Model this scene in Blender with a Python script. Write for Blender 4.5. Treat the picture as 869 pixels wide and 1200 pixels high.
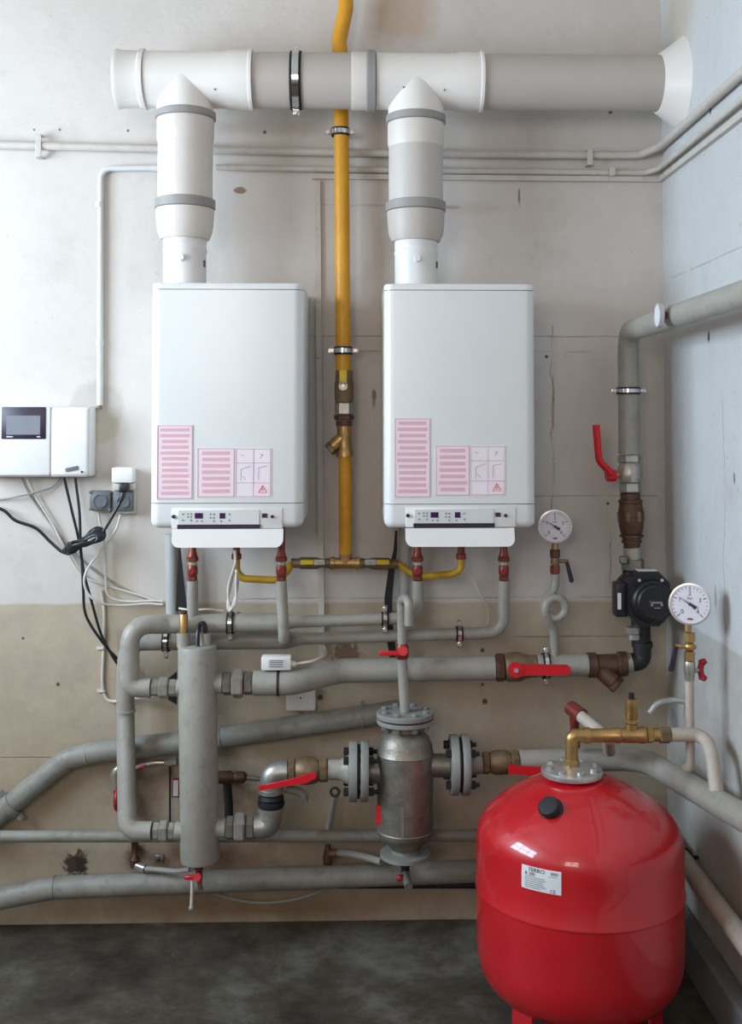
import bpy, bmesh, math, random
from mathutils import Vector as V, Matrix
random.seed(7)
for o in list(bpy.data.objects): bpy.data.objects.remove(o)
scene = bpy.context.scene
COL = scene.collection
R = math.radians

# ------------------------------------------------------------------ camera
F, D, H = 1300.0, 3.65, 1.625         # focal length in px, distance to back wall, eye height
YAW, PITCH = R(1.5), R(2.0)
fwd = V((math.sin(YAW)*math.cos(PITCH), math.cos(YAW)*math.cos(PITCH), math.sin(PITCH)))
rgt = V((math.cos(YAW), -math.sin(YAW), 0.0))
upv = rgt.cross(fwd)
PPX = 415 + F*math.tan(YAW)/math.cos(PITCH)
PPY = 490 - F*math.tan(PITCH)
CAM = V((0, -D, H))
cd = bpy.data.cameras.new('camera'); cam = bpy.data.objects.new('camera', cd); COL.objects.link(cam)
cd.sensor_fit = 'AUTO'; cd.sensor_width = 36; cd.lens = F*36/1200
cd.shift_x = (434.5-PPX)/1200; cd.shift_y = (PPY-600)/1200
cd.clip_start = .05
m = Matrix((rgt, upv, -fwd)).transposed().to_4x4(); m.translation = CAM
cam.matrix_world = m
scene.camera = cam

def ray(px, py): return fwd + rgt*((px-PPX)/F) - upv*((py-PPY)/F)
def v(px, py, off):                   # point on the plane `off` metres in front of the back wall
    r = ray(px, py); return CAM + r*((D-off)/r.y)
def vx(px, py, x):
    r = ray(px, py); return CAM + r*(x/r.x)
def mm(n, off=0.15): return n*(D-off)/F

# ------------------------------------------------------------------ world, light, exposure
vs = scene.view_settings
vs.view_transform = 'Standard'; vs.look = 'None'; vs.gamma = 1.0; vs.use_curve_mapping = False
vs.exposure = 0.04
w = bpy.data.worlds.new('sky'); scene.world = w; w.use_nodes = True
bg = w.node_tree.nodes['Background']; bg.inputs[0].default_value = (.75, .86, 1, 1); bg.inputs[1].default_value = 1.0
RW = v(779, 600, 0).x                 # right wall
LW, REAR, CEIL = -2.3, -5.3, 3.55
WIN_L = (-2.3, -.5, 1.5, 2.65)      # y0,y1,z0,z1 : window in the left wall
WIN_R = (-1.75, -.35, 1.75, 3.1)      # x0,x1,z0,z1 : window in the rear wall
def area(name, loc, rot, sx, sy, power, col):
    l = bpy.data.lights.new(name, 'AREA'); l.shape = 'RECTANGLE'; l.size = sx; l.size_y = sy
    l.energy = power; l.color = col
    o = bpy.data.objects.new(name, l); COL.objects.link(o); o.location = loc; o.rotation_euler = rot
    return o
area('daylight_side_window', (LW-.12, (WIN_L[0]+WIN_L[1])/2, (WIN_L[2]+WIN_L[3])/2), (0, R(-90), 0),
     WIN_L[3]-WIN_L[2], WIN_L[1]-WIN_L[0], 165, (.69, .85, 1.0))
area('daylight_rear_window', ((WIN_R[0]+WIN_R[1])/2, REAR-.12, (WIN_R[2]+WIN_R[3])/2), (R(90), 0, 0),
     WIN_R[1]-WIN_R[0], WIN_R[3]-WIN_R[2], 54, (1.0, .87, .77))

# ------------------------------------------------------------------ materials
def rgb(r, g, b):                     # sRGB 0..255 to linear
    return tuple(((c/255)/12.92 if c/255 <= .04045 else ((c/255+.055)/1.055)**2.4) for c in (r, g, b)) + (1,)
class NT:
    def __init__(s, name):
        s.m = bpy.data.materials.new(name); s.m.use_nodes = True; s.t = s.m.node_tree
        s.b = s.t.nodes['Principled BSDF']; s.co = s.n('ShaderNodeTexCoord').outputs['Object']
    def n(s, k): return s.t.nodes.new(k)
    def l(s, a, b): s.t.links.new(a, b)
    def noise(s, scale, detail=4, rough=.55, vec=None):
        x = s.n('ShaderNodeTexNoise'); x.inputs['Scale'].default_value = scale; x.inputs['Detail'].default_value = detail
        x.inputs['Roughness'].default_value = rough; s.l(vec or s.co, x.inputs['Vector']); return x.outputs['Fac']
    def ramp(s, fac, stops):
        x = s.n('ShaderNodeValToRGB'); e = x.color_ramp.elements
        while len(e) < len(stops): e.new(.5)
        for el, (p, c) in zip(e, stops): el.position = p; el.color = c if len(c) == 4 else tuple(c)+(1,)
        s.l(fac, x.inputs[0]); return x.outputs[0]
    def math(s, op, a, b=None, clamp=False):
        x = s.n('ShaderNodeMath'); x.operation = op; x.use_clamp = clamp
        for i, q in enumerate((a, b)):
            if q is None: continue
            if isinstance(q, (int, float)): x.inputs[i].default_value = q
            else: s.l(q, x.inputs[i])
        return x.outputs[0]
    def mix(s, fac, a, b, mode='MIX'):
        x = s.n('ShaderNodeMix'); x.data_type = 'RGBA'; x.blend_type = mode
        for i, q in ((0, fac), (6, a), (7, b)):
            if isinstance(q, (int, float, tuple)): x.inputs[i].default_value = q
            else: s.l(q, x.inputs[i])
        return x.outputs[2]
    def bump(s, h, strength=.2, dist=.01):
        x = s.n('ShaderNodeBump'); x.inputs['Strength'].default_value = strength; x.inputs['Distance'].default_value = dist
        s.l(h, x.inputs['Height']); s.l(x.outputs[0], s.b.inputs['Normal'])
def mk(name, col, rough=.5, metal=0, var=.12, scale=14, bump=0, coat=0, spec=None, dirt=None):
    s = NT(name); lo = tuple(c*(1-var) for c in col[:3])+(1,); hi = tuple(min(1, c*(1+var)) for c in col[:3])+(1,)
    c = s.ramp(s.noise(scale), [(.3, lo), (.7, hi)])
    if dirt:
        d = s.ramp(s.noise(scale*2.3, 6, .7), [(.52, (0, 0, 0)), (.72, (1, 1, 1))])
        c = s.mix(s.math('MULTIPLY', d, dirt[1]), c, dirt[0])
    s.l(c, s.b.inputs['Base Color'])
    s.b.inputs['Roughness'].default_value = rough; s.b.inputs['Metallic'].default_value = metal
    if coat: s.b.inputs['Coat Weight'].default_value = coat; s.b.inputs['Coat Roughness'].default_value = .04
    if spec is not None: s.b.inputs['Specular IOR Level'].default_value = spec
    if bump: s.bump(s.noise(scale*6), bump, .004)
    return s.m
MT = dict(
  grey   = mk('grey_pipe_paint', rgb(155, 151, 142), .42, var=.08, bump=.12, dirt=(rgb(118, 112, 100), .45)),
  greyd  = mk('grey_pipe_paint_soiled', rgb(140, 138, 130), .5, var=.14, bump=.2, dirt=(rgb(100, 92, 78), .6)),
  beige  = mk('beige_pipe_paint', rgb(184, 172, 160), .5, var=.08, bump=.15, dirt=(rgb(140, 125, 110), .4)),
  white  = mk('white_enamel', rgb(218, 217, 215), .28, var=.01),
  white2 = mk('white_plastic', rgb(224, 221, 218), .4, var=.03),
  flue   = mk('flue_white_plastic', rgb(226, 219, 212), .42, var=.03, scale=6),
  cream  = mk('flue_cream_plastic', rgb(212, 203, 195), .45, var=.03),
  fgrey  = mk('flue_grey_plastic', rgb(184, 174, 166), .5, var=.04, scale=5),
  fgrey2 = mk('flue_light_grey_plastic', rgb(192, 185, 178), .5, var=.04, scale=5),
  draing = mk('pale_grey_plastic', rgb(172, 172, 170), .45, var=.05),
  seal   = mk('flue_seal_grey', rgb(146, 141, 138), .55, var=.05),
  yellow = mk('yellow_gas_paint', rgb(212, 150, 26), .4, var=.1, bump=.1, dirt=(rgb(190, 125, 20), .5)),
  ybr    = mk('yellow_gas_paint_shaded', rgb(190, 150, 34), .4, var=.1),  # gas yellow for the branches, with their shade put into the colour
  wcond  = mk('white_conduit', rgb(208, 208, 206), .45, var=.04),
  ytag   = mk('yellow_handle', rgb(222, 186, 40), .45, var=.1),
  brass  = mk('brass', rgb(184, 148, 98), .4, .9, var=.2, scale=30),
  oldbr  = mk('tarnished_brass', rgb(128, 107, 82), .5, .5, var=.25, scale=40, bump=.2),
  bronze = mk('dark_bronze', rgb(92, 66, 50), .5, .4, var=.3, scale=40, bump=.3),
  copper = mk('copper_fitting', rgb(132, 62, 50), .4, .4, var=.2, scale=40),
  nickel = mk('nickel', rgb(182, 177, 168), .36, .7, var=.15, scale=40),
  steel  = mk('dull_steel', rgb(140, 134, 124), .46, .75, var=.25, scale=22, bump=.3),
  galv   = mk('galvanised_steel', rgb(165, 164, 158), .42, .75, var=.15, scale=30),
  zinc   = mk('bright_zinc', rgb(208, 207, 204), .3, .75, var=.1, scale=30),
  chrome = mk('chrome_band', rgb(215, 215, 215), .15, 1, var=.04),
  black  = mk('black_plastic', rgb(26, 25, 30), .4, var=.2),
  rubber = mk('black_rubber', rgb(20, 18, 24), .65, var=.2),
  iron   = mk('blackened_iron', rgb(44, 42, 44), .5, .3, var=.25, scale=40, bump=.2),
  flange = mk('grey_flange_paint', rgb(134, 135, 130), .5, var=.12, bump=.15),
  redt   = mk('red_tank_enamel', rgb(190, 14, 28), .36, var=.03, coat=.8),
  red    = mk('red_lever_plastic', rgb(205, 22, 34), .42, var=.06),
  redk   = mk('dark_red_plastic', rgb(150, 26, 40), .45, var=.1),
  pink   = mk('pink_print_paper', rgb(238, 214, 220), .6, var=.02),
  pinkl  = mk('rose_print_ink', rgb(220, 172, 184), .6, var=.06, scale=300),
  lilac  = mk('lilac_print_paper', rgb(234, 220, 226), .6, var=.02),
  ink    = mk('grey_print_ink', rgb(170, 148, 160), .6, var=.05),
  redink = mk('red_print_ink', rgb(200, 80, 110), .6, var=.05),
  panel  = mk('control_panel_grey', rgb(210, 209, 208), .4, var=.02),
  disp   = mk('display_purple', rgb(60, 30, 74), .2, var=.1),
  darkp  = mk('dark_plum_plastic', rgb(42, 30, 52), .4, var=.1),
  lcd    = mk('grey_screen', rgb(126, 128, 136), .25, var=.04),
  sock   = mk('grey_socket_plastic', rgb(98, 102, 106), .45, var=.06),
  cablew = mk('white_cable', rgb(206, 200, 190), .5, var=.05),
  cableg = mk('grey_cable', rgb(150, 148, 142), .5, var=.05),
  dial   = mk('gauge_dial_white', rgb(222, 218, 226), .35, var=.01),
  label  = mk('white_label_paper', rgb(222, 224, 226), .5, var=.01),
  inkb   = mk('black_print_ink', rgb(40, 42, 60), .5, var=.05),
  wood   = mk('window_frame_paint', rgb(215, 212, 205), .45, var=.04),
  trunk  = mk('painted_trunking', rgb(196, 189, 180), .5, var=.06, bump=.1, dirt=(rgb(160, 148, 136), .35)),
)
def glass_mat():
    s = NT('window_glass'); tr = s.n('ShaderNodeBsdfTransparent'); gl = s.n('ShaderNodeBsdfGlossy'); gl.inputs['Roughness'].default_value = .03
    mx = s.n('ShaderNodeMixShader'); mx.inputs[0].default_value = .06
    s.l(tr.outputs[0], mx.inputs[1]); s.l(gl.outputs[0], mx.inputs[2])
    s.l(mx.outputs[0], s.t.nodes['Material Output'].inputs[0]); return s.m
MT['glass'] = glass_mat()

def wall_mat(name, axis, band_z, upper, lower, stains, lines=(), vlines=()):
    s = NT(name)
    sep = s.n('ShaderNodeSeparateXYZ'); s.l(s.co, sep.inputs[0])
    U = sep.outputs[axis]; Z = sep.outputs['Z']
    n1 = s.noise(1.3, 5, .6); n2 = s.noise(9, 6, .65); n3 = s.noise(60, 4, .6); n4 = s.noise(4, 8, .7); n5 = s.noise(42, 5, .65)
    up = s.ramp(n1, [(.3, tuple(c*.92 for c in upper[:3])), (.7, tuple(min(1, c*1.05) for c in upper[:3]))])
    lw = s.ramp(n1, [(.3, tuple(c*.86 for c in lower[:3])), (.7, tuple(min(1, c*1.1) for c in lower[:3]))])
    zz = s.math('ADD', Z, s.math('MULTIPLY', s.math('SUBTRACT', n2, .5), .02))
    f = s.math('MULTIPLY', s.math('SUBTRACT', band_z, zz), 120, True)
    c = s.mix(s.math('MULTIPLY', f, .85), up, lw)
    sm = s.ramp(n4, [(.55, (0, 0, 0)), (.78, (1, 1, 1))])                    # smudges in the old paint
    c = s.mix(s.math('MULTIPLY', sm, .32), c, rgb(150, 138, 124))
    mo = s.ramp(s.noise(14, 7, .75), [(.42, (1, 1, 1)), (.62, (0, 0, 0))])         # blotchy wear, stronger in the lower coat
    c = s.mix(s.math('MULTIPLY', mo, s.math('ADD', .05, s.math('MULTIPLY', f, .12))), c, rgb(124, 108, 90))
    sp = s.ramp(s.noise(55, 2, .5), [(.70, (0, 0, 0)), (.76, (1, 1, 1))])    # small specks
    c = s.mix(s.math('MULTIPLY', sp, .28), c, rgb(120, 104, 92))
    for (u, z, ru, rz, col, k, soft, dist) in stains:
        a = s.math('DIVIDE', s.math('SUBTRACT', U, u), ru); b = s.math('DIVIDE', s.math('SUBTRACT', Z, z), rz)
        d = s.math('SQRT', s.math('ADD', s.math('MULTIPLY', a, a), s.math('MULTIPLY', b, b)))
        d = s.math('ADD', d, s.math('MULTIPLY', s.math('SUBTRACT', n5 if max(ru, rz) < .06 else n2, .5), dist*(1.6 if max(ru, rz) < .06 else 1)))
        g = s.math('DIVIDE', s.math('SUBTRACT', 1.0, d), soft, True)
        c = s.mix(s.math('MULTIPLY', g, k), c, col)
    hgt = s.math('ADD', s.math('MULTIPLY', n2, .6), s.math('MULTIPLY', n3, .12))
    for (z, u0, u1, k) in lines:                                              # board joints and hairline cracks
        zw = s.math('ADD', Z, s.math('MULTIPLY', s.math('SUBTRACT', n4, .5), .012))
        g = s.math('SUBTRACT', 1.0, s.math('DIVIDE', s.math('ABSOLUTE', s.math('SUBTRACT', zw, z)), .0028), True)
        g = s.math('MULTIPLY', g, s.math('MULTIPLY', s.math('GREATER_THAN', U, u0), s.math('LESS_THAN', U, u1)))
        g = s.math('MULTIPLY', g, s.ramp(n2, [(.38, (0, 0, 0)), (.55, (1, 1, 1))]))
        c = s.mix(s.math('MULTIPLY', g, k), c, rgb(118, 102, 92)); hgt = s.math('SUBTRACT', hgt, g)
    for (u, z0, z1, k) in vlines:
        uw = s.math('ADD', U, s.math('MULTIPLY', s.math('SUBTRACT', n4, .5), .1))
        g = s.math('SUBTRACT', 1.0, s.math('DIVIDE', s.math('ABSOLUTE', s.math('SUBTRACT', uw, u)), .0028), True)
        g = s.math('MULTIPLY', g, s.math('MULTIPLY', s.math('GREATER_THAN', Z, z0), s.math('LESS_THAN', Z, z1)))
        g = s.math('MULTIPLY', g, s.ramp(n2, [(.4, (0, 0, 0)), (.55, (1, 1, 1))]))
        c = s.mix(s.math('MULTIPLY', g, k), c, rgb(100, 86, 78)); hgt = s.math('SUBTRACT', hgt, g)
    s.l(c, s.b.inputs['Base Color']); s.b.inputs['Roughness'].default_value = .7
    s.b.inputs['Specular IOR Level'].default_value = .3
    s.bump(hgt, .45, .009)
    return s.m
def floor_mat():
    s = NT('stained_concrete'); n1 = s.noise(1.9, 8, .72); n2 = s.noise(9, 8, .75); n3 = s.noise(70, 3)
    c = s.ramp(n1, [(.38, rgb(44, 36, 29)), (.5, rgb(72, 65, 55)), (.62, rgb(104, 102, 93))])
    c = s.mix(s.ramp(n2, [(.5, (0, 0, 0)), (.75, (.6, .6, .6))]), c, rgb(52, 45, 38))
    c = s.mix(s.ramp(s.noise(26, 5, .7), [(.66, (0, 0, 0)), (.74, (.5, .5, .5))]), c, rgb(150, 148, 140))
    s.l(c, s.b.inputs['Base Color']); s.l(s.ramp(n2, [(.3, (.45,)*3), (.7, (.8,)*3)]), s.b.inputs['Roughness'])
    s.bump(s.math('ADD', n2, s.math('MULTIPLY', n3, .2)), .4, .008); return s.m

# ------------------------------------------------------------------ mesh helpers
def ortho(a):
    a = a.normalized(); r = V((0, 0, 1)) if abs(a.z) < .9 else V((1, 0, 0))
    x = a.cross(r).normalized(); return x, a.cross(x).normalized()
class MB:
    def __init__(s): s.v = []; s.f = []
    def add(s, vs_, fs): 
        k = len(s.v); s.v += [V(q) for q in vs_]; s.f += [tuple(i+k for i in f) for f in fs]; return s
    def box(s, a, b, bev=0, seg=2, rot=None):
        a, b = V(a), V(b); c = (a+b)/2; d = b-a; bm = bmesh.new(); bmesh.ops.create_cube(bm, size=1)
        for q in bm.verts: q.co = V((q.co.x*abs(d.x), q.co.y*abs(d.y), q.co.z*abs(d.z)))
        if bev: bmesh.ops.bevel(bm, geom=bm.edges[:], offset=bev, segments=seg, affect='EDGES', profile=.5)
        if rot is not None: bmesh.ops.transform(bm, matrix=rot.to_4x4(), verts=bm.verts)
        bm.verts.index_update(); s.add([q.co+c for q in bm.verts], [[q.index for q in f.verts] for f in bm.faces]); bm.free(); return s
    def lathe(s, base, axis, prof, n=32, loop=False):
        base, axis = V(base), V(axis).normalized(); x, y = ortho(axis); vs_ = []; fs = []; rings = []
        for r, h in prof:
            c = base+axis*h
            if r < 1e-6: rings.append([len(vs_)]); vs_.append(c)
            else:
                rings.append(list(range(len(vs_), len(vs_)+n)))
                vs_ += [c+(x*math.cos(2*math.pi*(i+.5)/n)+y*math.sin(2*math.pi*(i+.5)/n))*r for i in range(n)]
        for A, B in zip(rings, rings[1:]+(rings[:1] if loop else [])):
            for i in range(n):
                j = (i+1) % n
                if len(A) == 1 and len(B) == 1: continue
                if len(A) == 1: fs.append((A[0], B[j], B[i]))
                elif len(B) == 1: fs.append((A[i], A[j], B[0]))
                else: fs.append((A[i], A[j], B[j], B[i]))
        if len(rings[0]) > 1 and not loop: fs.append(tuple(reversed(rings[0])))
        if len(rings[-1]) > 1 and not loop: fs.append(tuple(rings[-1]))
        return s.add(vs_, fs)
    def cyl(s, a, b, r, r2=None, n=24, ch=0):
        a, b = V(a), V(b); L = (b-a).length; r2 = r if r2 is None else r2
        pr = [(r, 0), (r2, L)] if not ch else [(r-ch, 0), (r, ch), (r2, L-ch), (r2-ch, L)]
        return s.lathe(a, b-a, pr, n)
    def hexn(s, a, b, r): return s.cyl(a, b, r, n=6, ch=min(.12*r, (V(b)-V(a)).length*.2))
    def tube(s, path, r, n=14):
        P = [V(p) for p in path]; rs = r if isinstance(r, (list, tuple)) else [r]*len(P)
        t0 = (P[1]-P[0]).normalized(); x, y = ortho(t0); vs_ = []; fs = []
        for i, p in enumerate(P):
            t = (P[min(i+1, len(P)-1)]-P[max(i-1, 0)]).normalized()
            x = (x-t*x.dot(t)).normalized(); y = t.cross(x)
            vs_ += [p+(x*math.cos(2*math.pi*k/n)+y*math.sin(2*math.pi*k/n))*rs[i] for k in range(n)]
            if i: 
                for k in range(n):
                    j = (k+1) % n; a = (i-1)*n; b = i*n; fs.append((a+k, a+j, b+j, b+k))
        fs.append(tuple(reversed(range(n)))); fs.append(tuple(range(len(vs_)-n, len(vs_))))
        return s.add(vs_, fs)
    def prism(s, pts, vec):
        n = len(pts); pts = [V(p) for p in pts]; vec = V(vec)
        return s.add(pts+[p+vec for p in pts], [tuple(range(n)), tuple(range(2*n-1, n-1, -1))]+[(i, i+n, (i+1) % n+n, (i+1) % n) for i in range(n)])
    def sphere(s, c, r, n=14, sq=1.0):
        k = 8; return s.lathe(V(c)-V((0, 0, r*sq)), V((0, 0, 1)), [(r*math.sin(math.pi*i/k), r*sq*(1-math.cos(math.pi*i/k))) for i in range(k+1)], n)
    def torus(s, c, axis, Rr, r, n=28, k=10):
        x, y = ortho(V(axis)); P = [V(c)+(x*math.cos(2*math.pi*i/n)+y*math.sin(2*math.pi*i/n))*Rr for i in range(n)]
        a = V(axis).normalized(); vs_ = []; fs = []
        for i, p in enumerate(P):
            o = (p-V(c)).normalized()
            vs_ += [p+(o*math.cos(2*math.pi*j/k)+a*math.sin(2*math.pi*j/k))*r for j in range(k)]
            for j in range(k):
                b = ((i+1) % n)*k; fs.append((i*k+j, b+j, b+(j+1) % k, i*k+(j+1) % k))
        return s.add(vs_, fs)
def fillet(pts, rad, seg=7):
    pts = [V(p) for p in pts]; out = [pts[0]]
    for i in range(1, len(pts)-1):
        p = pts[i]; a = (pts[i-1]-p); b = (pts[i+1]-p); la, lb = a.length, b.length; a.normalize(); b.normalize()
        ang = a.angle(b)
        if ang > R(176): out.append(p); continue
        rr = rad[i-1] if isinstance(rad, (list, tuple)) else rad
        t = min(rr/math.tan(ang/2), la*.48, lb*.48); rr = t*math.tan(ang/2)
        c = p+(a+b).normalized()*(rr/math.sin(ang/2)); u0 = p+a*t-c; u1 = p+b*t-c; th = u0.angle(u1)
        for k in range(seg+1):
            q = k/seg; out.append(c+(u0*math.sin((1-q)*th)+u1*math.sin(q*th))/math.sin(th))
    out.append(pts[-1]); return out
def smooth_path(pts, n=8):            # Catmull-Rom through points, for cables
    P = [V(p) for p in pts]; P = [P[0]*2-P[1]]+P+[P[-1]*2-P[-2]]; out = []
    for i in range(1, len(P)-2):
        a, b, c, d = P[i-1:i+3]
        for k in range(n):
            t = k/n; out.append(.5*((2*b)+(c-a)*t+(2*a-5*b+4*c-d)*t*t+(3*b-a-3*c+d)*t**3))
    out.append(P[-2]); return out

def mesh_obj(name, mb, mat, origin, flat=False):
    me = bpy.data.meshes.new(name); me.from_pydata([q-origin for q in mb.v], [], mb.f); me.validate()
    bm = bmesh.new(); bm.from_mesh(me); bmesh.ops.recalc_face_normals(bm, faces=bm.faces); bm.to_mesh(me); bm.free()
    me.materials.append(MT[mat] if isinstance(mat, str) else mat)
    if not flat:
        me.shade_smooth(); me.set_sharp_from_angle(angle=R(36))
    o = bpy.data.objects.new(name, me); COL.objects.link(o); return o
class Thing:
    """one top-level thing: an Empty at its base with the part meshes as children (a single part becomes the thing itself)"""
    def __init__(s, name, label, cat, group=None): s.name, s.label, s.cat, s.group, s.parts = name, label, cat, group, []
    def part(s, name, mb, mat, parent=None, label=None):
        s.parts.append((name, mb, mat, parent, label)); return len(s.parts)-1
    def done(s):
        al = [q for p in s.parts for q in p[1].v]
        base = V(((min(q.x for q in al)+max(q.x for q in al))/2, (min(q.y for q in al)+max(q.y for q in al))/2, min(q.z for q in al)))
        if len(s.parts) == 1:
            root = mesh_obj(s.name, s.parts[0][1], s.parts[0][2], base); root.location = base
        else:
            root = bpy.data.objects.new(s.name, None); COL.objects.link(root); root.location = base; root.empty_display_size = .05
            objs = []
            for (n, mb, mat, par, lab) in s.parts:
                o = mesh_obj(n, mb, mat, base); o.parent = root if par is None else objs[par]; objs.append(o)
                if lab: o['label'] = lab
        root['label'] = s.label; root['category'] = s.cat
        if s.group: root['group'] = s.group
        return root
def one(name, label, cat, mb, mat, group=None):
    t = Thing(name, label, cat, group); t.part(name, mb, mat); return t.done()
def struct(name, mb, mat):
    o = mesh_obj(name, mb, mat, V((0, 0, 0)), flat=True); o['kind'] = 'structure'; return o
X, Y, Z = V((1, 0, 0)), V((0, 1, 0)), V((0, 0, 1))
def text_mesh(txt, size, align='CENTER'):
    c = bpy.data.curves.new('t', 'FONT'); c.body = txt; c.size = size; c.align_x = align; c.align_y = 'CENTER'; c.resolution_u = 2
    o = bpy.data.objects.new('t', c); COL.objects.link(o); dg = bpy.context.evaluated_depsgraph_get()
    me = bpy.data.meshes.new_from_object(o.evaluated_get(dg)); r = ([q.co.copy() for q in me.vertices], [tuple(p.vertices) for p in me.polygons])
    bpy.data.objects.remove(o); bpy.data.meshes.remove(me); return r

# ------------------------------------------------------------------ room shell
def wz(py): return v(300, py, 0).z
def wx(px, py=600): return v(px, py, 0).x
def st(px, py, rx, ry, col, k, soft=.3, dist=.8): 
    p = v(px, py, 0); return (p.x, p.z, mm(rx, 0), mm(ry, 0), col, k, soft, dist)
hole = lambda px, py, r, k=.9: st(px, py, r, r, rgb(66, 52, 46), k, .4, .5)
UP, LO = rgb(208, 200, 193), rgb(184, 168, 144)
back_stains_and_shade = [
  st(470, 15, 52, 46, rgb(186, 158, 138), .75, .5, .9), st(112, 480, 36, 38, rgb(186, 178, 170), .85, .18, 1.0),
  st(118, 500, 25, 20, rgb(190, 184, 164), .8, .2, .8), st(281, 223, 8, 4.5, rgb(140, 112, 96), .95, .2, .5),
  st(88, 1014, 14, 14, rgb(46, 34, 28), .9, .35, 2.0), st(406, 766, 18, 12, rgb(122, 94, 74), .85, .2, 1.2),
  st(168, 925, 44, 48, rgb(116, 88, 64), .75, .8, 1.4), st(275, 935, 40, 62, rgb(84, 62, 48), .8, .8, 1.6), st(180, 800, 60, 40, rgb(140, 120, 98), .5, .9, 1.2),
  st(300, 1066, 360, 34, rgb(122, 92, 64), .85, .9, .8), st(60, 930, 90, 90, rgb(150, 130, 102), .4, .9, .8), st(380, 980, 260, 70, rgb(136, 114, 88), .6, .9, 1.0), st(240, 1002, 90, 26, rgb(118, 80, 56), .75, .8, 1.4),  # real brown wall-foot stains, deepened to stand in for weaker light low down
  st(160, 1005, 14, 22, rgb(66, 52, 44), .7, .6, 1.5), st(120, 360, 4, 60, rgb(180, 172, 160), .4, .8, .6),
  st(438, 465, 3, 14, rgb(110, 94, 88), .8, .5, .9), st(608, 230, 1.6, 14, rgb(110, 94, 88), .8, .5, .9),
  st(648, 470, 2, 40, rgb(150, 134, 124), .6, .6, 1.2), st(530, 243, 14, 3, rgb(150, 130, 118), .7, .5, .5),
  st(560, 244, 60, 10, rgb(188, 174, 164), .5, .8, .8), st(300, 150, 130, 12, rgb(176, 164, 152), .6, .7, 1.2),
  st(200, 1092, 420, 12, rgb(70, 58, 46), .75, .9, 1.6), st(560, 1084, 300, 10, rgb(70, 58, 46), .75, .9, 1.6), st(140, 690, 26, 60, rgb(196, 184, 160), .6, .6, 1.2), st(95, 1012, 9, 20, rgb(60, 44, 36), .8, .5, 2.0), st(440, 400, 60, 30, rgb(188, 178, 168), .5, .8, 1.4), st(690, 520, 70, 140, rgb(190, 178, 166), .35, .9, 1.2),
  hole(315, 581, 3), hole(565, 762, 3), hole(568, 822, 4), hole(375, 817, 4), hole(309, 847, 2.5), hole(290, 126, 3), hole(715, 131, 3),
  hole(565, 802, 2), hole(190, 98, 2), hole(310, 155, 2.5), hole(640, 418, 2.5), hole(27, 748, 2), hole(68, 802, 2.5), hole(712, 590, 2.2), hole(40, 152, 1.6), hole(70, 152, 1.6), hole(150, 153, 2)]
mw_back = wall_mat('back_wall_old_paint', 'X', wz(705), UP, LO, back_stains_and_shade,
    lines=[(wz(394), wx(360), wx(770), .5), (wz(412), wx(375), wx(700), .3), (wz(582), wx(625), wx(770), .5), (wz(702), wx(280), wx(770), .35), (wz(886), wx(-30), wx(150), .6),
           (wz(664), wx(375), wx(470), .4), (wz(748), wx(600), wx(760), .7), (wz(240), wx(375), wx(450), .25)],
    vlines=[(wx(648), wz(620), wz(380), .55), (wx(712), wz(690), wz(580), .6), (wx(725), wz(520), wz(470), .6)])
def rst(px, py, ry_, rz_, col, k, soft=.4, dist=.9):
    p = vx(px, py, RW); return (p.y, p.z, ry_, rz_, col, k, soft, dist)
mw_right = wall_mat('side_wall_old_paint', 'Y', wz(715), rgb(200, 200, 200), rgb(184, 182, 176),
    [rst(795, 10, .22, .22, rgb(180, 164, 140), .6, .6), rst(830, 395, .012, .02, rgb(60, 44, 40), .9), rst(832, 130, .01, .015, rgb(60, 44, 40), .8),
     rst(838, 700, .01, .05, rgb(120, 110, 104), .6), rst(868, 1060, .3, .18, rgb(150, 134, 114), .5, .7), rst(790, 845, .05, .05, rgb(110, 108, 106), .6, .5), rst(860, 560, .008, .02, rgb(80, 70, 66), .8)],
    lines=[(vx(845, 300, RW).z, -2, -.1, .3)], vlines=[(vx(848, 600, RW).y, .9, 1.7, .5)])
mw_plain = wall_mat('room_wall_paint', 'X', wz(705), UP, LO, [])
T = .14
struct('floor', MB().box((LW-T, REAR-T, -.1), (RW+T, T, 0)), floor_mat())
struct('ceiling', MB().box((LW-T, REAR-T, CEIL), (RW+T, T, CEIL+.1)), mk('ceiling_paint', rgb(205, 200, 192), .8, var=.05, scale=2))
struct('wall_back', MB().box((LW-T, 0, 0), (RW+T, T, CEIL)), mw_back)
struct('wall_right', MB().box((RW, REAR, 0), (RW+T, 0, CEIL)), mw_right)
a = WIN_L
struct('wall_left', MB().box((LW-T, REAR, 0), (LW, a[0], CEIL)).box((LW-T, a[1], 0), (LW, 0, CEIL)).box((LW-T, a[0], 0), (LW, a[1], a[2])).box((LW-T, a[0], a[3]), (LW, a[1], CEIL)), mw_plain)
b = WIN_R
struct('wall_rear', MB().box((LW-T, REAR-T, 0), (b[0], REAR, CEIL)).box((b[1], REAR-T, 0), (RW+T, REAR, CEIL)).box((b[0], REAR-T, 0), (b[1], REAR, b[2])).box((b[0], REAR-T, b[3]), (b[1], REAR, CEIL)), mw_plain)
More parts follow.
